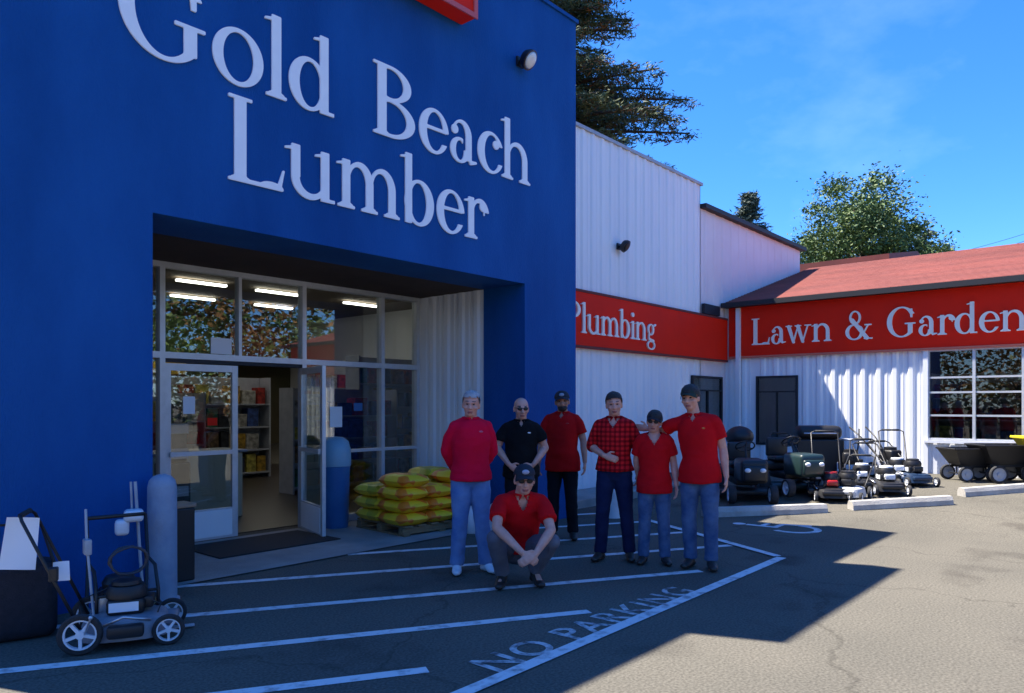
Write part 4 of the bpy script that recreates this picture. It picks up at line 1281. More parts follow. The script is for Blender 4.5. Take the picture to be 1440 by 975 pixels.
# ride-on mowers and the row of stock along the garden wing
def ride_on(label, loc, rz, bodym, scale=1.0):
    t = thing('riding_mower', label, 'riding mower', loc, rz, 'stock parked along the garden wing', scale)
    m = MB(); m.bbox(.25, .95, -.24, .24, .38, .80, .07, seg=3); m.bbox(.85, 1.0, -.20, .20, .42, .70, .04); obj('hood', m, bodym, t, smooth=True, angle=50)
    m = MB(); m.bbox(-.55, .3, -.20, .20, .28, .42, .03); m.bbox(-.62, -.15, -.44, .44, .42, .60, .06, seg=3); obj('rear_body', m, M['black'], t, smooth=True, angle=50)
    m = MB(); m.bbox(-.45, -.05, -.22, .22, .60, .70, .04, seg=3); m.bbox(-.52, -.42, -.22, .22, .68, 1.05, .04, seg=3); obj('seat', m, M['black'], t, smooth=True)
    m = MB(); m.tube([(.28, 0, .72), (.12, 0, 1.0)], .018, 8)
    so = obj('steering_column', m, M['black'], t)
    m = MB(); c = Vector((.12, 0, 1.0)); m4 = Matrix.Translation(c) @ Matrix.Rotation(R(-35), 4, 'Y')
    m.tube([m4 @ Vector((.17 * math.cos(2 * math.pi * k / 20), .17 * math.sin(2 * math.pi * k / 20), 0)) for k in range(21)], .014, 6, False)
    for k in range(3): m.tube([m4 @ Vector((0, 0, 0)), m4 @ Vector((.17 * math.cos(2.1 * k), .17 * math.sin(2.1 * k), 0))], .011, 6)
    obj('steering_wheel', m, M['black'], so)
    m = MB(); m.bbox(-.25, .40, -.52, .52, .10, .22, .04, seg=2); obj('mowing_deck', m, bodym, t, smooth=True, angle=50)
    for s in (-1, 1):
        m = MB(); m.ell((1.0, s * .13, .62), (.03, .055, .04), u=12, v=8); obj('headlight', m, M['white_plastic'], t, smooth=True)
        add_wheel(t, (-.38, s * .43, .25), .25, .20, M['white_plastic'])
        add_wheel(t, (.72, s * .36, .17), .17, .13, M['white_plastic'])
    return t
def G3(x, dep): 
    p = cw((x - 720) / F * dep, dep); p.z = gz(p.x); return p
ride_on('black riding mower with pale headlights nearest the man in the green cap', G3(1046, 12.3), R(215), M['black'], .88)
ride_on('dark riding mower with a green bonnet beside the black riding mower', G3(1108, 12.7), R(228), mat('dark_green_hood', (.012, .03, .03), .4, coat=.3), .88)
stk = thing('grill', 'black kettle grill with a round lid standing behind the riding mowers', 'grill', G3(1040, 14.6), 0)
m = MB(); m.ell((0, 0, .78), (.27, .27, .21), u=24, v=14); obj('bowl', m, M['black'], stk, smooth=True)
m = MB(); m.tube([(-.05, 0, 1.01), (.05, 0, 1.01)], .018, 8); obj('lid_handle', m, M['white_plastic'], stk)
for k in range(3):
    m = MB(); a = 2.1 * k; m.tube([(.2 * math.cos(a), .2 * math.sin(a), .72), (.32 * math.cos(a), .32 * math.sin(a), .0)], .014, 8); obj('leg', m, M['grey_metal'], stk)
ladder = thing('grill', 'square black gas grill with side shelf below the dark garden window', 'grill', G3(1150, 14.2), R(-60))
m = MB(); m.bbox(-.42, .42, -.25, .25, .05, .72, .02); obj('cabinet', m, M['black'], ladder)
m = MB(); m.bbox(-.40, .40, -.24, .26, .73, .98, .10, seg=4); obj('lid', m, M['black'], ladder, smooth=True, angle=50)
m = MB(); m.bbox(.43, .75, -.22, .22, .70, .73, .01); obj('side_shelf', m, M['grey_metal'], ladder)
m = MB(); m.tube([(-.3, -.29, .84), (.3, -.29, .84)], .014, 8); obj('lid_handle', m, M['steel'], ladder)
gm = 'small mowers lined up by the garden wing'
base = push_mower('black push mower with a red engine cover at the shaded end of the small mowers', G3(1168, 11.9), R(205), M['black'], M['engine_red'], M['white_plastic'], big=.085, group=gm, handle_up=60)
push_mower('small mower with a white engine cover in front of the gas grill', G3(1212, 12.6), R(195), M['black'], M['white_plastic'], M['white_plastic'], big=.085, group=gm, handle_up=38)
push_mower('small black mower with a white cover in full sun behind the wheel stop', G3(1246, 12.2), R(212), M['black'], M['white_plastic'], M['white_plastic'], big=.085, group=gm, handle_up=35)
push_mower('small mower with a grey deck by the white corner post', G3(1262, 13.1), R(200), M['grey_metal'], M['white_plastic'], M['white_plastic'], big=.085, group=gm, handle_up=45)
push_mower('all black mower half hidden between the riding mower and the grill', G3(1142, 12.6), R(235), M['black'], M['grey_metal'], M['grey_metal'], big=.085, group=gm, handle_up=50)
push_mower('black mower with a dark blue deck close to the white corner post', G3(1283, 12.9), R(222), mat('blue_deck', (.012, .03, .07), .4), M['black'], M['white_plastic'], big=.08, group=gm, handle_up=30)
push_mower('low mower with a pale grey deck lying nearest the shade edge', G3(1192, 11.9), R(186), mat('light_deck', (.5, .5, .5), .5), M['black'], M['white_plastic'], big=.075, group=gm, handle_up=26)
def tiller(label, loc, rz):
    t = thing('tiller', label, 'tiller', loc, rz, gm)
    m = MB(); m.bbox(-.16, .16, -.13, .13, .30, .52, .04, seg=3); m.lathe([(.11, .52), (.11, .57), (.05, .58)], 16); obj('engine', m, M['black'], t, smooth=True, angle=40)
    m = MB(); m.tube([(-.1, -.1, .3), (-.55, -.18, .75), (-.8, -.2, .92)], .014, 8); m.tube([(-.1, .1, .3), (-.55, .18, .75), (-.8, .2, .92)], .014, 8); obj('handle', m, M['black'], t, smooth=True)
    m = MB()
    for k in range(6):
        a = R(60 * k)
        for y in (-.22, -.1, .1, .22): m.box(-.02, .02, y - .006, y + .006, 0, .17, Matrix.Translation((.08, 0, .18)) @ Matrix.Rotation(a + y * 3, 4, 'Y'))
    obj('tine', m, M['steel'], t)
    add_wheel(t, (-.22, -.2, .14), .14, .06, M['white_plastic']); add_wheel(t, (-.22, .2, .14), .14, .06, M['white_plastic'])
tiller('black tiller with bare steel tines in front of the white ribbed wall', G3(1196, 13.6), R(200))
tiller('black tiller parked behind the small mowers next to the wheel stop', G3(1252, 13.9), R(240))
# black poly carts
def cart(label, loc, rz, tubm, scale=1.0, name='garden_cart'):
    t = thing(name, label, 'garden cart', loc, rz, 'garden carts beneath the large window', scale)
    m = MB()
    lo = [(-.34, -.22), (.34, -.22), (.34, .22), (-.34, .22)]; up = [(-.55, -.36), (.55, -.36), (.55, .36), (-.55, .36)]
    def rr(q, z, k=1): return [(x * k, y * k, z) for x, y in q]
    m.add(rr(lo, .36) + rr(up, .72) + rr(up, .72, .95) + rr(lo, .39, .93), [(3, 2, 1, 0)] + [(i, (i + 1) % 4, 4 + (i + 1) % 4, 4 + i) for i in range(4)] + [(4 + i, 4 + (i + 1) % 4, 8 + (i + 1) % 4, 8 + i) for i in range(4)] + [(8 + i, 8 + (i + 1) % 4, 12 + (i + 1) % 4, 12 + i) for i in range(4)] + [(12, 13, 14, 15)])
    m.tube([(-.55, -.36, .72), (.55, -.36, .72), (.55, .36, .72), (-.55, .36, .72), (-.55, -.36, .72)], .02, 8)
    obj('tub', m, tubm, t)
    m = MB(); m.box(-.36, .36, -.18, -.15, .30, .355); m.box(-.36, .36, .15, .18, .30, .355)
    for x in (-.3, .3): m.tube([(x, -.34, .17), (x, .34, .17)], .012, 8); m.tube([(x, 0, .17), (x, 0, .32)], .015, 8)
    obj('frame', m, M['black'], t)
    m = MB(); m.tube([(.36, 0, .25), (.72, 0, .40), (.95, 0, .82)], .013, 8); m.tube([(.95, -.09, .82), (.95, .09, .82)], .015, 8); obj('pull_handle', m, M['black'], t)
    for x in (-.3, .3):
        for y in (-.34, .34): add_wheel(t, (x, y, .17), .17, .07, M['grey_metal'])
    return t
cart('black garden cart at the left end beneath the large window', G3(1364, 13.3), R(-48), M['black'], .8)
cart('bigger black garden cart right of the first one beneath the large window', G3(1412, 13.1), R(-52), M['black'], .9)
cart('bright yellow garden cart at the right edge of the window', G3(1492, 12.7), R(-60), M['yellow'], 1.1)

# ------------------------------------------------------------------ people
def remesh(mb, vox, smooth=2, disp=None):
    me = mb.mesh('tmp', None, False)
    o = bpy.data.objects.new('tmp', me); COL.objects.link(o)
    r = o.modifiers.new('r', 'REMESH'); r.mode = 'VOXEL'; r.voxel_size = vox; r.adaptivity = 0
    if smooth:
        s = o.modifiers.new('s', 'SMOOTH'); s.iterations = smooth; s.factor = .5
    bpy.context.view_layer.update()
    out = bpy.data.meshes.new_from_object(o.evaluated_get(bpy.context.evaluated_depsgraph_get()))
    bpy.data.objects.remove(o); bpy.data.meshes.remove(me)
    if disp:
        ns = [v.normal.copy() for v in out.vertices]
        for v, nn in zip(out.vertices, ns): v.co += nn * disp(v.co)
    out.polygons.foreach_set('use_smooth', [True] * len(out.polygons))
    out.update()
    return out
def folds(amp, seed, zs=9., xs=5.):
    off = seed * 13.7
    def f(c):
        q = Vector((c.x * xs + off, c.y * xs, c.z * zs))
        a = noise.noise(q); b = noise.noise(q * 2.3 + Vector((5, 1, 2)))
        return amp * ((1 - abs(a) * 2.2) * .8 + b * .5)
    return f
V = Vector
def hand(mb, w, d, nrm, side, curl=25):
    """w wrist, d finger direction, nrm palm normal, side: direction of the thumb"""
    w, d, nrm = V(w), V(d).normalized(), V(nrm)
    nrm = (nrm - d * nrm.dot(d)).normalized(); sd_ = d.cross(nrm)
    if sd_.dot(V(side)) < 0: sd_ = -sd_
    mb.capsule([w - d * .01, w + d * .03, w + d * .085], [(.022, .019), (.036, .017), (.038, .014)], 12, ref=sd_)
    for k, (o, L) in enumerate(((.028, .068), (.009, .078), (-.010, .073), (-.028, .058))):
        p = w + d * .082 + sd_ * o; pts = [p - d * .012]
        dd = d.copy(); q = p.copy()
        for i, f in enumerate((.45, .32, .23)):
            ang = R(curl) * (i + .6); dd = d * math.cos(ang) + nrm * math.sin(ang)
            q = q + dd * L * f; pts.append(q.copy())
        mb.capsule(pts, [.0092, .009, .0082, .0072], 8)
    p = w + d * .025 + sd_ * .028
    mb.capsule([p, p + (d * .6 + sd_ * .8).normalized() * .035, p + (d * .6 + sd_ * .8).normalized() * .035 + (d * .9 + sd_ * .25 + nrm * .3).normalized() * .032], [.013, .0115, .0095], 8)

def person(label, loc, rz, J, opt):
    """J joints (local, facing -Y), opt clothing"""
    t = thing('person', label, 'person', loc, rz, None, opt.get('scale', 1))
    seed = opt['seed']; fat = opt.get('fat', 1.0); b = MB()
    P0, W0, C0, N0 = [V(J[k]) for k in ('pelvis', 'waist', 'chest', 'neck')]
    Hc = V(J['head']); hr = Matrix.Rotation(opt.get('hrz', 0), 3, 'Z') @ Matrix.Rotation(opt.get('htilt', 0), 3, 'Y') @ Matrix.Rotation(opt.get('hnod', 0), 3, 'X')
    dn = (P0 - W0).normalized()
    def torso(k, kd, top=True):
        pts = [P0 + dn * .05, P0, P0.lerp(W0, .5), W0, W0.lerp(C0, .5), C0, C0.lerp(N0, .55), C0.lerp(N0, .85), N0]
        rs = [(.125, .095), (.158, .112), (.155, .108 * fat), (.142, .102 * fat), (.152, .112 * (fat * .5 + .5)), (.162, .118), (.145, .102), (.100, .080), (.062, .062)]
        return pts, [(r[0] * k + kd, r[1] * k + kd) for r in rs]
    # skin body
    pts, rs = torso(.96, 0)
    b.capsule(pts, rs, 24, ref=(1, 0, 0))
    b.capsule([N0 - (Hc - N0) * .1, N0.lerp(Hc, .35), N0.lerp(Hc, .75)], [(.064, .064), (.058, .060), (.058, .062)], 16, ref=(1, 0, 0))
    def hp(x, y, z): return Hc + hr @ V((x, y, z))
    b.ell(hp(0, .012, .03), (.079, .099, .092), hr, 24, 16)
    b.ell(hp(0, -.018, -.028), (.066, .074, .078), hr, 20, 14)
    b.ell(hp(0, -.040, -.078), (.042, .046, .036), hr, 16, 10)
    b.capsule([hp(0, -.090, .012), hp(0, -.106, -.012), hp(0, -.112, -.030)], [.009, .012, .015], 10)
    b.ell(hp(-.010, -.100, -.034), (.011, .010, .009), hr, 8, 6); b.ell(hp(.010, -.100, -.034), (.011, .010, .009), hr, 8, 6)
    b.capsule([hp(-.04, -.083, .026), hp(0, -.094, .022), hp(.04, -.083, .026)], .0095, 8)
    b.ell(hp(0, -.088, -.062), (.022, .011, .008), hr, 10, 6); b.ell(hp(0, -.082, -.074), (.019, .011, .007), hr, 10, 6)
    for s in (-1, 1):
        b.ell(hp(s * .078, .010, -.006), (.011, .020, .032), hr, 10, 8)
        b.ell(hp(s * .045, -.070, -.025), (.022, .018, .018), hr, 10, 8)
    for s, S_ in ((-1, 'R'), (1, 'L')):
        sh_, el, wr = V(J['sh' + S_]), V(J['el' + S_]), V(J['wr' + S_])
        s0 = sh_ + V((-s * .022, 0, -.030))
        b.capsule([s0, sh_.lerp(el, .35), sh_.lerp(el, .8), el], [.042, .046, .043, .040], 14)
        b.capsule([el, el.lerp(wr, .3), el.lerp(wr, .8), wr], [.040, .042, .030, .026], 14)
        hd = V(J['hd' + S_]); nn = V(J.get('hn' + S_, (-s, 0, 0))); sd2 = V(J.get('ht' + S_, (0, -1, 0)))
        hand(b, wr + hd.normalized() * .012, hd, nn, sd2, J.get('hc' + S_, 22))
        hi, kn, an = V(J['hi' + S_]), V(J['kn' + S_]), V(J['an' + S_])
        b.capsule([hi, hi.lerp(kn, .3), hi.lerp(kn, .8), kn], [.080, .078, .060, .054], 14)
        b.capsule([kn, kn.lerp(an, .3), kn.lerp(an, .85), an], [.052, .055, .038, .036], 14)
        ft = V(J['ft' + S_]).normalized()
        b.capsule([an + V((0, 0, -.03)), an + ft * .12 + V((0, 0, -.045))], [(.032, .03), (.03, .02)], 10)
    bm_ = remesh(b, .0068, 2)
    bm_.materials.append(opt['skin']); bm_.materials.append(M['lips']); bm_.materials.append(M['brow'])
    ih = hr.inverted()
    mi = []
    for p in bm_.polygons:
        q = ih @ (p.center - Hc); k = 0
        if q.y < -.06 and abs(q.x) < .024 and -.078 < q.z < -.058 + .1 * abs(q.x) * 0: k = 1
        if q.y < -.055 and .018 < abs(q.x) < .050 and .030 < q.z < .040: k = 2
        mi.append(k)
    bm_.polygons.foreach_set('material_index', mi)
    obj('body', bm_, None, t)
    # eyes
    if not opt.get('shades'):
        e = MB()
        for s in (-1, 1): e.ell(hp(s * .030, -.0775, .008), (.0125, .009, .0075), hr, 12, 8)
        obj('eyes', e, M['eye'], t, smooth=True)
    else:
        e = MB()
        for s in (-1, 1): e.ell(hp(s * .031, -.094, .010), (.028, .008, .020), hr, 14, 8)
        e.capsule([hp(-.01, -.100, .014), hp(.01, -.100, .014)], .004, 6)
        for s in (-1, 1): e.tube([hp(s * .056, -.088, .016), hp(s * .078, -.04, .016), hp(s * .082, .01, .012)], .0035, 6)
        obj('sunglasses', e, M['black'], t, smooth=True)
    # shirt
    sb = MB(); ease = opt.get('ease', .018)
    hem = opt.get('hem', .10)
    pts, rs = torso(1.0, ease)
    pts[0] = P0 + dn * hem; rs[0] = (rs[1][0] + .022, rs[1][1] + .020); rs[1] = (rs[1][0] + .014, rs[1][1] + .010)
    pts = pts[:-1] + [N0 - (N0 - C0).normalized() * .012]; rs[-1] = (.078, .078)
    sb.tube(pts, rs, 28, True, ref=(1, 0, 0))
    long_ = opt.get('sleeve', .62)
    cuffs = []
    for s, S_ in ((-1, 'R'), (1, 'L')):
        sh_, el, wr = V(J['sh' + S_]), V(J['el' + S_]), V(J['wr' + S_])
        sb.ell(sh_ + V((-s * .022, 0, -.012)), (.066, .066, .060), None, 14, 10)
        sb.capsule([C0.lerp(N0, .55), sh_.lerp(C0.lerp(N0, .55), .3), sh_ + V((-s * .01, 0, -.02))], [(.08, .08), (.070, .064), (.060, .060)], 16)
        sb.capsule([N0 + (C0 - N0) * .10, sh_.lerp(N0, .35) + V((0, 0, -.012)), sh_ + V((-s * .02, 0, -.004))], [(.055, .055), (.052, .05), (.048, .048)], 14)
        if long_ < 1: sb.tube([sh_ + V((-s * .008, 0, -.02)), sh_.lerp(el, long_ * .5), sh_.lerp(el, long_)], [.062, .066, .071 if opt.get('sleeve_loose', True) else .06], 16)
        elif long_ < 1.6: sb.capsule([sh_ + V((-s * .012, 0, -.02)), sh_.lerp(el, .5), el], [.060, .060, .055], 16); sb.tube([el, el.lerp(wr, long_ - 1)], [.058, .056], 16)
        else: sb.capsule([sh_ + V((-s * .012, 0, -.02)), sh_.lerp(el, .5), el], [.060, .060, .055], 16); sb.tube([el, el.lerp(wr, .5), el.lerp(wr, .97)], [.057, .050, .041], 16)
    sm = remesh(sb, .011, 3, folds(opt.get('fold', .007), seed))
    if opt.get('vneck'):
        bmm = bmesh.new(); bmm.from_mesh(sm)
        k = opt['vneck']; ax = (N0 - C0).normalized()
        dele = [f for f in bmm.faces if (f.calc_center_median() - N0).dot(ax) > -k + 1.6 * abs(f.calc_center_median().x - N0.x) - .02 and f.calc_center_median().y < N0.y - .02]
        bmesh.ops.delete(bmm, geom=dele, context='FACES'); bmm.to_mesh(sm); bmm.free()
    sm.materials.append(opt['shirt'])
    so = obj('shirt', sm, None, t)
    # collar
    if opt.get('collar', True):
        cmb = MB(); ax = (Hc - N0).normalized()
        base_ = N0 - ax * .006
        for s in (-1, 1):
            pr = []
            for k in range(9):
                a = R(-90 + s * (14 + k * 20.5)); pr.append(base_ + V((math.cos(a) * .072, math.sin(a) * .072, .018 - .010 * (1 - k / 8))))
            cmb.capsule(pr, [(.010, .018)] * 9, 8, ref=(0, 0, 1))
            tip = base_ + V((s * .030, -.092, -.030))
            cmb.capsule([pr[0], tip], [(.016, .008), (.006, .005)], 8)
        cm = remesh(cmb, .006, 1); cm.materials.append(opt['shirt']); obj('collar', cm, None, so)
    if opt.get('badge'):
        for (bx, bz, w_, h_, mm) in opt['badge']:
            bb = MB(); fy = C0.y - (.118 * 1.0 + ease) - .004
            bb.ell((C0.x + bx, fy + .022 + abs(bx) * .10, C0.z + bz), (w_ / 2, .012, h_ / 2), None, 12, 8); obj('badge', bb, mm, so, smooth=True)
    # trousers
    tb = MB(); tk = opt.get('leg', 1.0)
    tb.capsule([P0 + dn * .06, P0, P0.lerp(W0, .45)], [(.14, .108), (.166, .122), (.152, .114 * fat)], 22, ref=(1, 0, 0))
    for s, S_ in ((-1, 'R'), (1, 'L')):
        hi, kn, an = V(J['hi' + S_]), V(J['kn' + S_]), V(J['an' + S_])
        tb.capsule([hi, hi.lerp(kn, .35), hi.lerp(kn, .8), kn], [.096 * tk, .092 * tk, .074 * tk, .068 * tk], 18)
        tb.tube([kn, kn.lerp(an, .3), kn.lerp(an, .75), kn.lerp(an, 1.02)], [.068 * tk, .068 * tk, .062 * tk, .064 * tk], 18)
    tm = remesh(tb, .011, 3, folds(.0055, seed + 3, 8, 9)); tm.materials.append(opt['trousers']); obj('trousers', tm, None, t)
    # shoes
    for s, S_ in ((-1, 'R'), (1, 'L')):
        an = V(J['an' + S_]); ft = V(J['ft' + S_]).normalized(); h = MB(); gz_ = J.get('gz' + S_, 0.0)
        a0 = V((an.x, an.y, 0)); up = an.z
        heel = an - ft * .045 + V((0, 0, -up + .035 + gz_)) if not J.get('toe' + S_) else an + V((0, 0.03, -.03))
        toe = an + ft * .175; toe.z = .034
        ball = an + ft * .11; ball.z = .036
        sdv = ft.cross(V((0, 0, 1))).normalized()
        h.capsule([heel, an + ft * .03 - V((0, 0, (an.z - .045) * .6)), ball, toe], [(.038, .034), (.042, .045), (.048, .032), (.036, .024)], 16, ref=sdv)
        h.capsule([an + V((0, 0, .01)), an - V((0, 0, .04))], [.043, .045], 14)
        hm = remesh(h, .008, 2); hm.materials.append(opt['shoes'])
        for v in hm.vertices: v.co.z = max(v.co.z, .001)
        obj('shoe', hm, None, t)
    # hair
    if opt.get('hair'):
        hmb = MB(); hmb.ell(hp(0, .014, .046), (.090, .110, .098), hr, 36, 24)
        hmh = hmb.mesh('hair', opt['hair'], True)
        bmm = bmesh.new(); bmm.from_mesh(hmh)
        fl = opt.get('hairline', .055); low = opt.get('hairlow', -.03)
        dele = []
        for f in bmm.faces:
            q = ih @ (f.calc_center_median() - Hc)
            lim = fl - .10 * max(0, abs(q.x) - .03) if q.y < -.03 else (fl + (low - fl) * min(1, (q.y + .03) / .05))
            lim += noise.noise(q * 50) * .012 + noise.noise(q * 17) * .014
            if q.z < lim: dele.append(f)
        bmesh.ops.delete(bmm, geom=dele, context='FACES')
        for v in bmm.verts: v.co += (v.co - Hc).normalized() * (noise.noise(v.co * 30) * .006 + noise.noise(v.co * 80) * .004)
        bmm.to_mesh(hmh); bmm.free(); hmh.update()
        obj('hair', hmh, None, t)
    if opt.get('beard'):
        bb = MB(); bb.ell(hp(0, -.040, -.070), (.056, .058, .044), hr, 20, 14)
        bmh = bb.mesh('beard', opt['beard'], True); bmm = bmesh.new(); bmm.from_mesh(bmh)
        dele = [f for f in bmm.faces if (ih @ (f.calc_center_median() - Hc)).z > -.055 + .6 * max(0, abs((ih @ (f.calc_center_median() - Hc)).x) - .02)]
        bmesh.ops.delete(bmm, geom=dele, context='FACES'); bmm.to_mesh(bmh); bmm.free(); obj('beard', bmh, None, t)
    if opt.get('cap'):
        cb = MB(); cb.ell(hp(0, .012, .052), (.089, .106, .082), hr, 32, 20)
        chm = cb.mesh('cap', opt['cap'], True); bmm = bmesh.new(); bmm.from_mesh(chm)
        dele = [f for f in bmm.faces if (ih @ (f.calc_center_median() - Hc)).z < .045 - .12 * ((ih @ (f.calc_center_median() - Hc)).y + .0) * .5]
        bmesh.ops.delete(bmm, geom=dele, context='FACES'); bmm.to_mesh(chm); bmm.free()
        co = obj('cap', chm, None, t)
        br = MB(); n = 15; rows = 5
        for layer in (0, 1):
            for j in range(rows):
                for i in range(n):
                    a = R(-90 + (i / (n - 1) - .5) * 125); q = j / (rows - 1)
                    rx, ry = .085 + .004 * q, .098 + .07 * q * (math.cos((i / (n - 1) - .5) * math.pi) ** .6)
                    br.v.append(tuple(hp(math.cos(a) * rx * (1 + .02 * q), math.sin(a) * ry + .005, .052 - .012 * q - .05 * abs(math.cos(a)) ** 2 * q - .004 * layer)))
        for layer in (0, 1):
            o_ = layer * n * rows
            for j in range(rows - 1):
                for i in range(n - 1): br.f.append((o_ + j * n + i, o_ + j * n + i + 1, o_ + (j + 1) * n + i + 1, o_ + (j + 1) * n + i)); br.mi.append(0)
        for i in range(n - 1): br.f.append(((rows - 1) * n + i, (rows - 1) * n + i + 1, n * rows + (rows - 1) * n + i + 1, n * rows + (rows - 1) * n + i)); br.mi.append(0)
        obj('brim', br.mesh('brim', opt['cap'], True), None, co)
        if opt.get('capfront'):
            cf = MB(); cf.ell(hp(0, -.088, .082), (.030, .012, .020), hr, 10, 8); obj('cap_patch', cf, opt['capfront'], co, smooth=True)
    return t

def stand(**k):
    J = dict(pelvis=(0, .0, .95), waist=(0, -.005, 1.07), chest=(0, .0, 1.29), neck=(0, .005, 1.475), head=(0, -.022, 1.60),
             shR=(-.168, .0, 1.405), shL=(.168, .0, 1.405), elR=(-.222, .03, 1.13), elL=(.222, .03, 1.13), wrR=(-.235, -.02, .88), wrL=(.235, -.02, .88),
             hdR=(0, -.15, -1), hdL=(0, -.15, -1), hnR=(1, 0, 0), hnL=(-1, 0, 0),
             hiR=(-.085, 0, .90), hiL=(.085, 0, .90), knR=(-.105, -.015, .49), knL=(.105, -.015, .49), anR=(-.12, .02, .09), anL=(.12, .02, .09),
             ftR=(-.25, -1, 0), ftL=(.25, -1, 0))
    J.update(k); return J
def PL(x, dep, turn=0):
    p = cw((x - 720) / F * dep, dep); p.z = 0
    return p, camrz(x) + turn

# 1 grey haired man, crimson long sleeves, hands behind the back
p, rz = PL(662, 7.10, R(9))
person('grey haired man in a crimson pullover and light blue jeans, hands behind his back', p, rz, stand(
    elR=(-.225, .08, 1.16), elL=(.225, .08, 1.16), wrR=(-.13, .17, .97), wrL=(.13, .17, .97), hdR=(1, .05, -.5), hdL=(-1, .1, -.5), hnR=(0, -1, 0), hnL=(0, -1, 0), htR=(0, 0, 1), htL=(0, 0, 1),
    anR=(-.13, .02, .09), anL=(.15, .02, .09), ftR=(-.15, -1, 0), ftL=(.35, -1, 0)),
    dict(seed=1, skin=M['skin'], shirt=M['shirt_crimson'], sleeve=2, trousers=M['denim_light'], shoes=M['shoe_white'], hair=M['grey_hair'], hairline=.072, hairlow=-.045, hrz=R(-14), htilt=R(3), fat=1.12, ease=.026, hem=.06, leg=1.08,
         badge=[(.075, .06, .05, .022, mat('pink_logo', (.65, .10, .18), .7))], scale=1.0))
# 2 bald man in black polo, hands meeting in front
p, rz = PL(733, 8.0)
person('bald man in sunglasses and a black polo shirt with a white chest badge', p, rz, stand(
    elR=(-.265, .0, 1.17), elL=(.265, .0, 1.17), wrR=(-.135, -.17, 1.00), wrL=(.135, -.17, 1.00), hdR=(.8, -.1, -.55), hdL=(-.8, -.1, -.55), hnR=(0, 1, 0), hnL=(0, 1, 0), htR=(0, -.3, 1), htL=(0, -.3, 1)),
    dict(seed=2, skin=M['skin'], shirt=M['shirt_black'], sleeve=.66, trousers=M['trouser_black'], shoes=M['shoe_dark'], shades=True, hrz=R(10), hnod=R(5), fat=1.28, ease=.028, hem=.10, vneck=.05,
         badge=[(.075, .05, .06, .022, M['white_plastic'])], scale=.975))
# 3 man in red polo and dark cap
p, rz = PL(791, 8.9, R(-9))
person('broad man in a deep red polo shirt, dark cap and dark trousers', p, rz, stand(
    elR=(-.245, .02, 1.15), elL=(.245, .0, 1.15), wrR=(-.27, -.05, .90), wrL=(.27, -.06, .91)),
    dict(seed=3, skin=M['skin_tan'], shirt=M['shirt_deep'], sleeve=.68, trousers=M['trouser_black'], shoes=M['shoe_dark'], cap=M['cap_dark'], capfront=mat('cap_patch_grey', (.3, .35, .45), .8), beard=M['dark_hair'], hrz=R(8), htilt=R(-4), fat=1.25, ease=.03, hem=.15, vneck=.05,
         badge=[(.07, .06, .05, .02, M['engine_red'])], scale=1.025))
# 4 dark haired man in plaid, hand at the belt
p, rz = PL(864, 7.68, R(-8))
person('dark haired young man in a red plaid shirt holding one hand at his belt', p, rz, stand(
    elR=(-.245, .04, 1.17), wrR=(-.085, -.165, 1.09), hdR=(.85, -.12, -.25), hnR=(0, 1, -.2), htR=(0, -.3, 1), hcR=32,
    elL=(.24, .05, 1.16), wrL=(.225, .10, .92), anR=(-.14, -.03, .09), anL=(.15, .05, .09), knR=(-.115, -.05, .49), knL=(.12, .01, .49)),
    dict(seed=4, skin=M['skin'], shirt=M['plaid'], sleeve=1.12, trousers=M['denim_dark'], shoes=M['shoe_dark'], hair=M['dark_hair'], hairline=.066, hairlow=-.03, hrz=R(9), htilt=R(-3), fat=1.0, ease=.022, hem=.02, vneck=.09, scale=1.0))
# 5 shorter woman
p, rz = PL(920, 7.50)
person('short woman in a red v-neck shirt, dark visor cap and sunglasses with both arms lowered', p, rz, stand(
    shR=(-.155, 0, 1.42), shL=(.155, 0, 1.42), elR=(-.20, .07, 1.15), elL=(.215, .03, 1.15), wrR=(-.17, .14, .93), wrL=(.245, -.05, .90), hnL=(-1, -.2, 0)),
    dict(seed=5, skin=M['skin'], shirt=M['shirt_red'], sleeve=.7, trousers=M['denim'], shoes=M['shoe_dark'], cap=M['cap_dark'], shades=True, hair=M['dark_hair'], hairline=.05, hairlow=-.07, htilt=R(5), hrz=R(-8), fat=1.05, ease=.022, hem=.14, vneck=.11, collar=False, scale=.892))
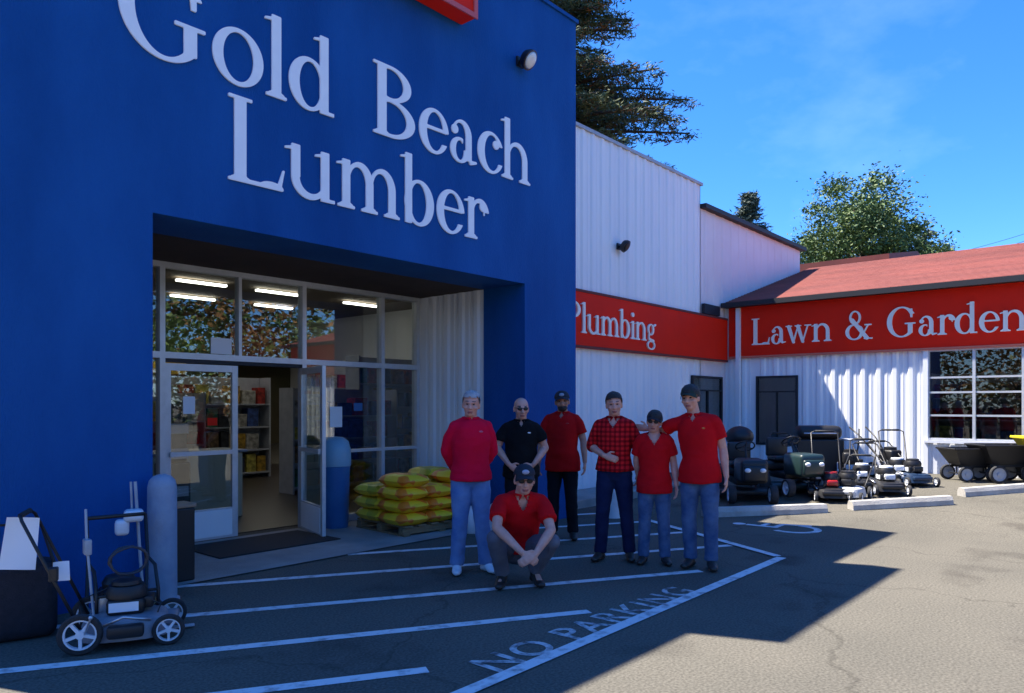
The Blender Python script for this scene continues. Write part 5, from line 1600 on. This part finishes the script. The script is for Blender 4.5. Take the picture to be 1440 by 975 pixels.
# 6 tall man, cap, leaning towards the woman
p, rz = PL(984, 7.32, R(-7))
person('tall man in a bright red polo, green cap and faded jeans leaning to his right', p, rz, stand(
    head=(-.085, -.03, 1.63), neck=(-.055, .0, 1.48), chest=(-.02, .0, 1.29),
    shR=(-.215, .02, 1.41), shL=(.145, .0, 1.43), elR=(-.40, .12, 1.30), wrR=(-.52, .16, 1.33), hdR=(-.9, .1, .1), hnR=(0, -1, 0), htR=(0, 0, 1),
    elL=(.215, .03, 1.15), wrL=(.25, -.03, .895), anR=(-.09, .02, .09), anL=(.11, -.02, .09), knR=(-.10, -.02, .49), knL=(.11, -.05, .49)),
    dict(seed=6, skin=M['skin'], shirt=M['shirt_red'], sleeve=.64, trousers=M['denim'], shoes=M['shoe_dark'], cap=M['cap_green'], hair=M['dark_hair'], hairline=.05, fat=1.05, ease=.024, hem=.12, vneck=.05, htilt=R(-5), hrz=R(-12),
         badge=[(.06, .06, .05, .024, M['orange_paint'])], scale=1.02))
# 7 crouching man
p, rz = PL(733, 6.50, R(6))
person('crouching man in a bright red polo and grey trousers with his forearms on his knees', p, rz, dict(
    pelvis=(0, .28, .30), waist=(0, .26, .41), chest=(0, .13, .60), neck=(.01, .03, .77), head=(.02, -.06, .895),
    shR=(-.175, .05, .72), shL=(.185, .05, .72), elR=(-.215, -.17, .53), elL=(.225, -.16, .50), wrR=(-.03, -.33, .36), wrL=(.075, -.33, .34),
    hdR=(.75, -.25, -.5), hdL=(-.75, -.3, -.35), hnR=(0, .9, -.3), hnL=(0, .9, -.3), htR=(0, -.2, 1), htL=(0, -.2, 1), hcR=35, hcL=35,
    hiR=(-.09, .26, .28), hiL=(.09, .26, .28), knR=(-.225, -.13, .44), knL=(.235, -.12, .40), anR=(-.15, .08, .12), anL=(.13, .12, .13),
    ftR=(-.25, -1, -.25), ftL=(.2, -1, -.3)),
    dict(seed=7, skin=M['skin'], shirt=M['shirt_red'], sleeve=.68, trousers=M['trouser_grey'], shoes=M['shoe_dark'], cap=M['cap_dark'], capfront=mat('cap_patch_pale', (.4, .4, .5), .8), shades=True, fat=1.15, ease=.026, hem=.02, vneck=.06, hnod=R(4),
         badge=[(.06, .04, .05, .024, M['orange_paint'])], scale=1.06))
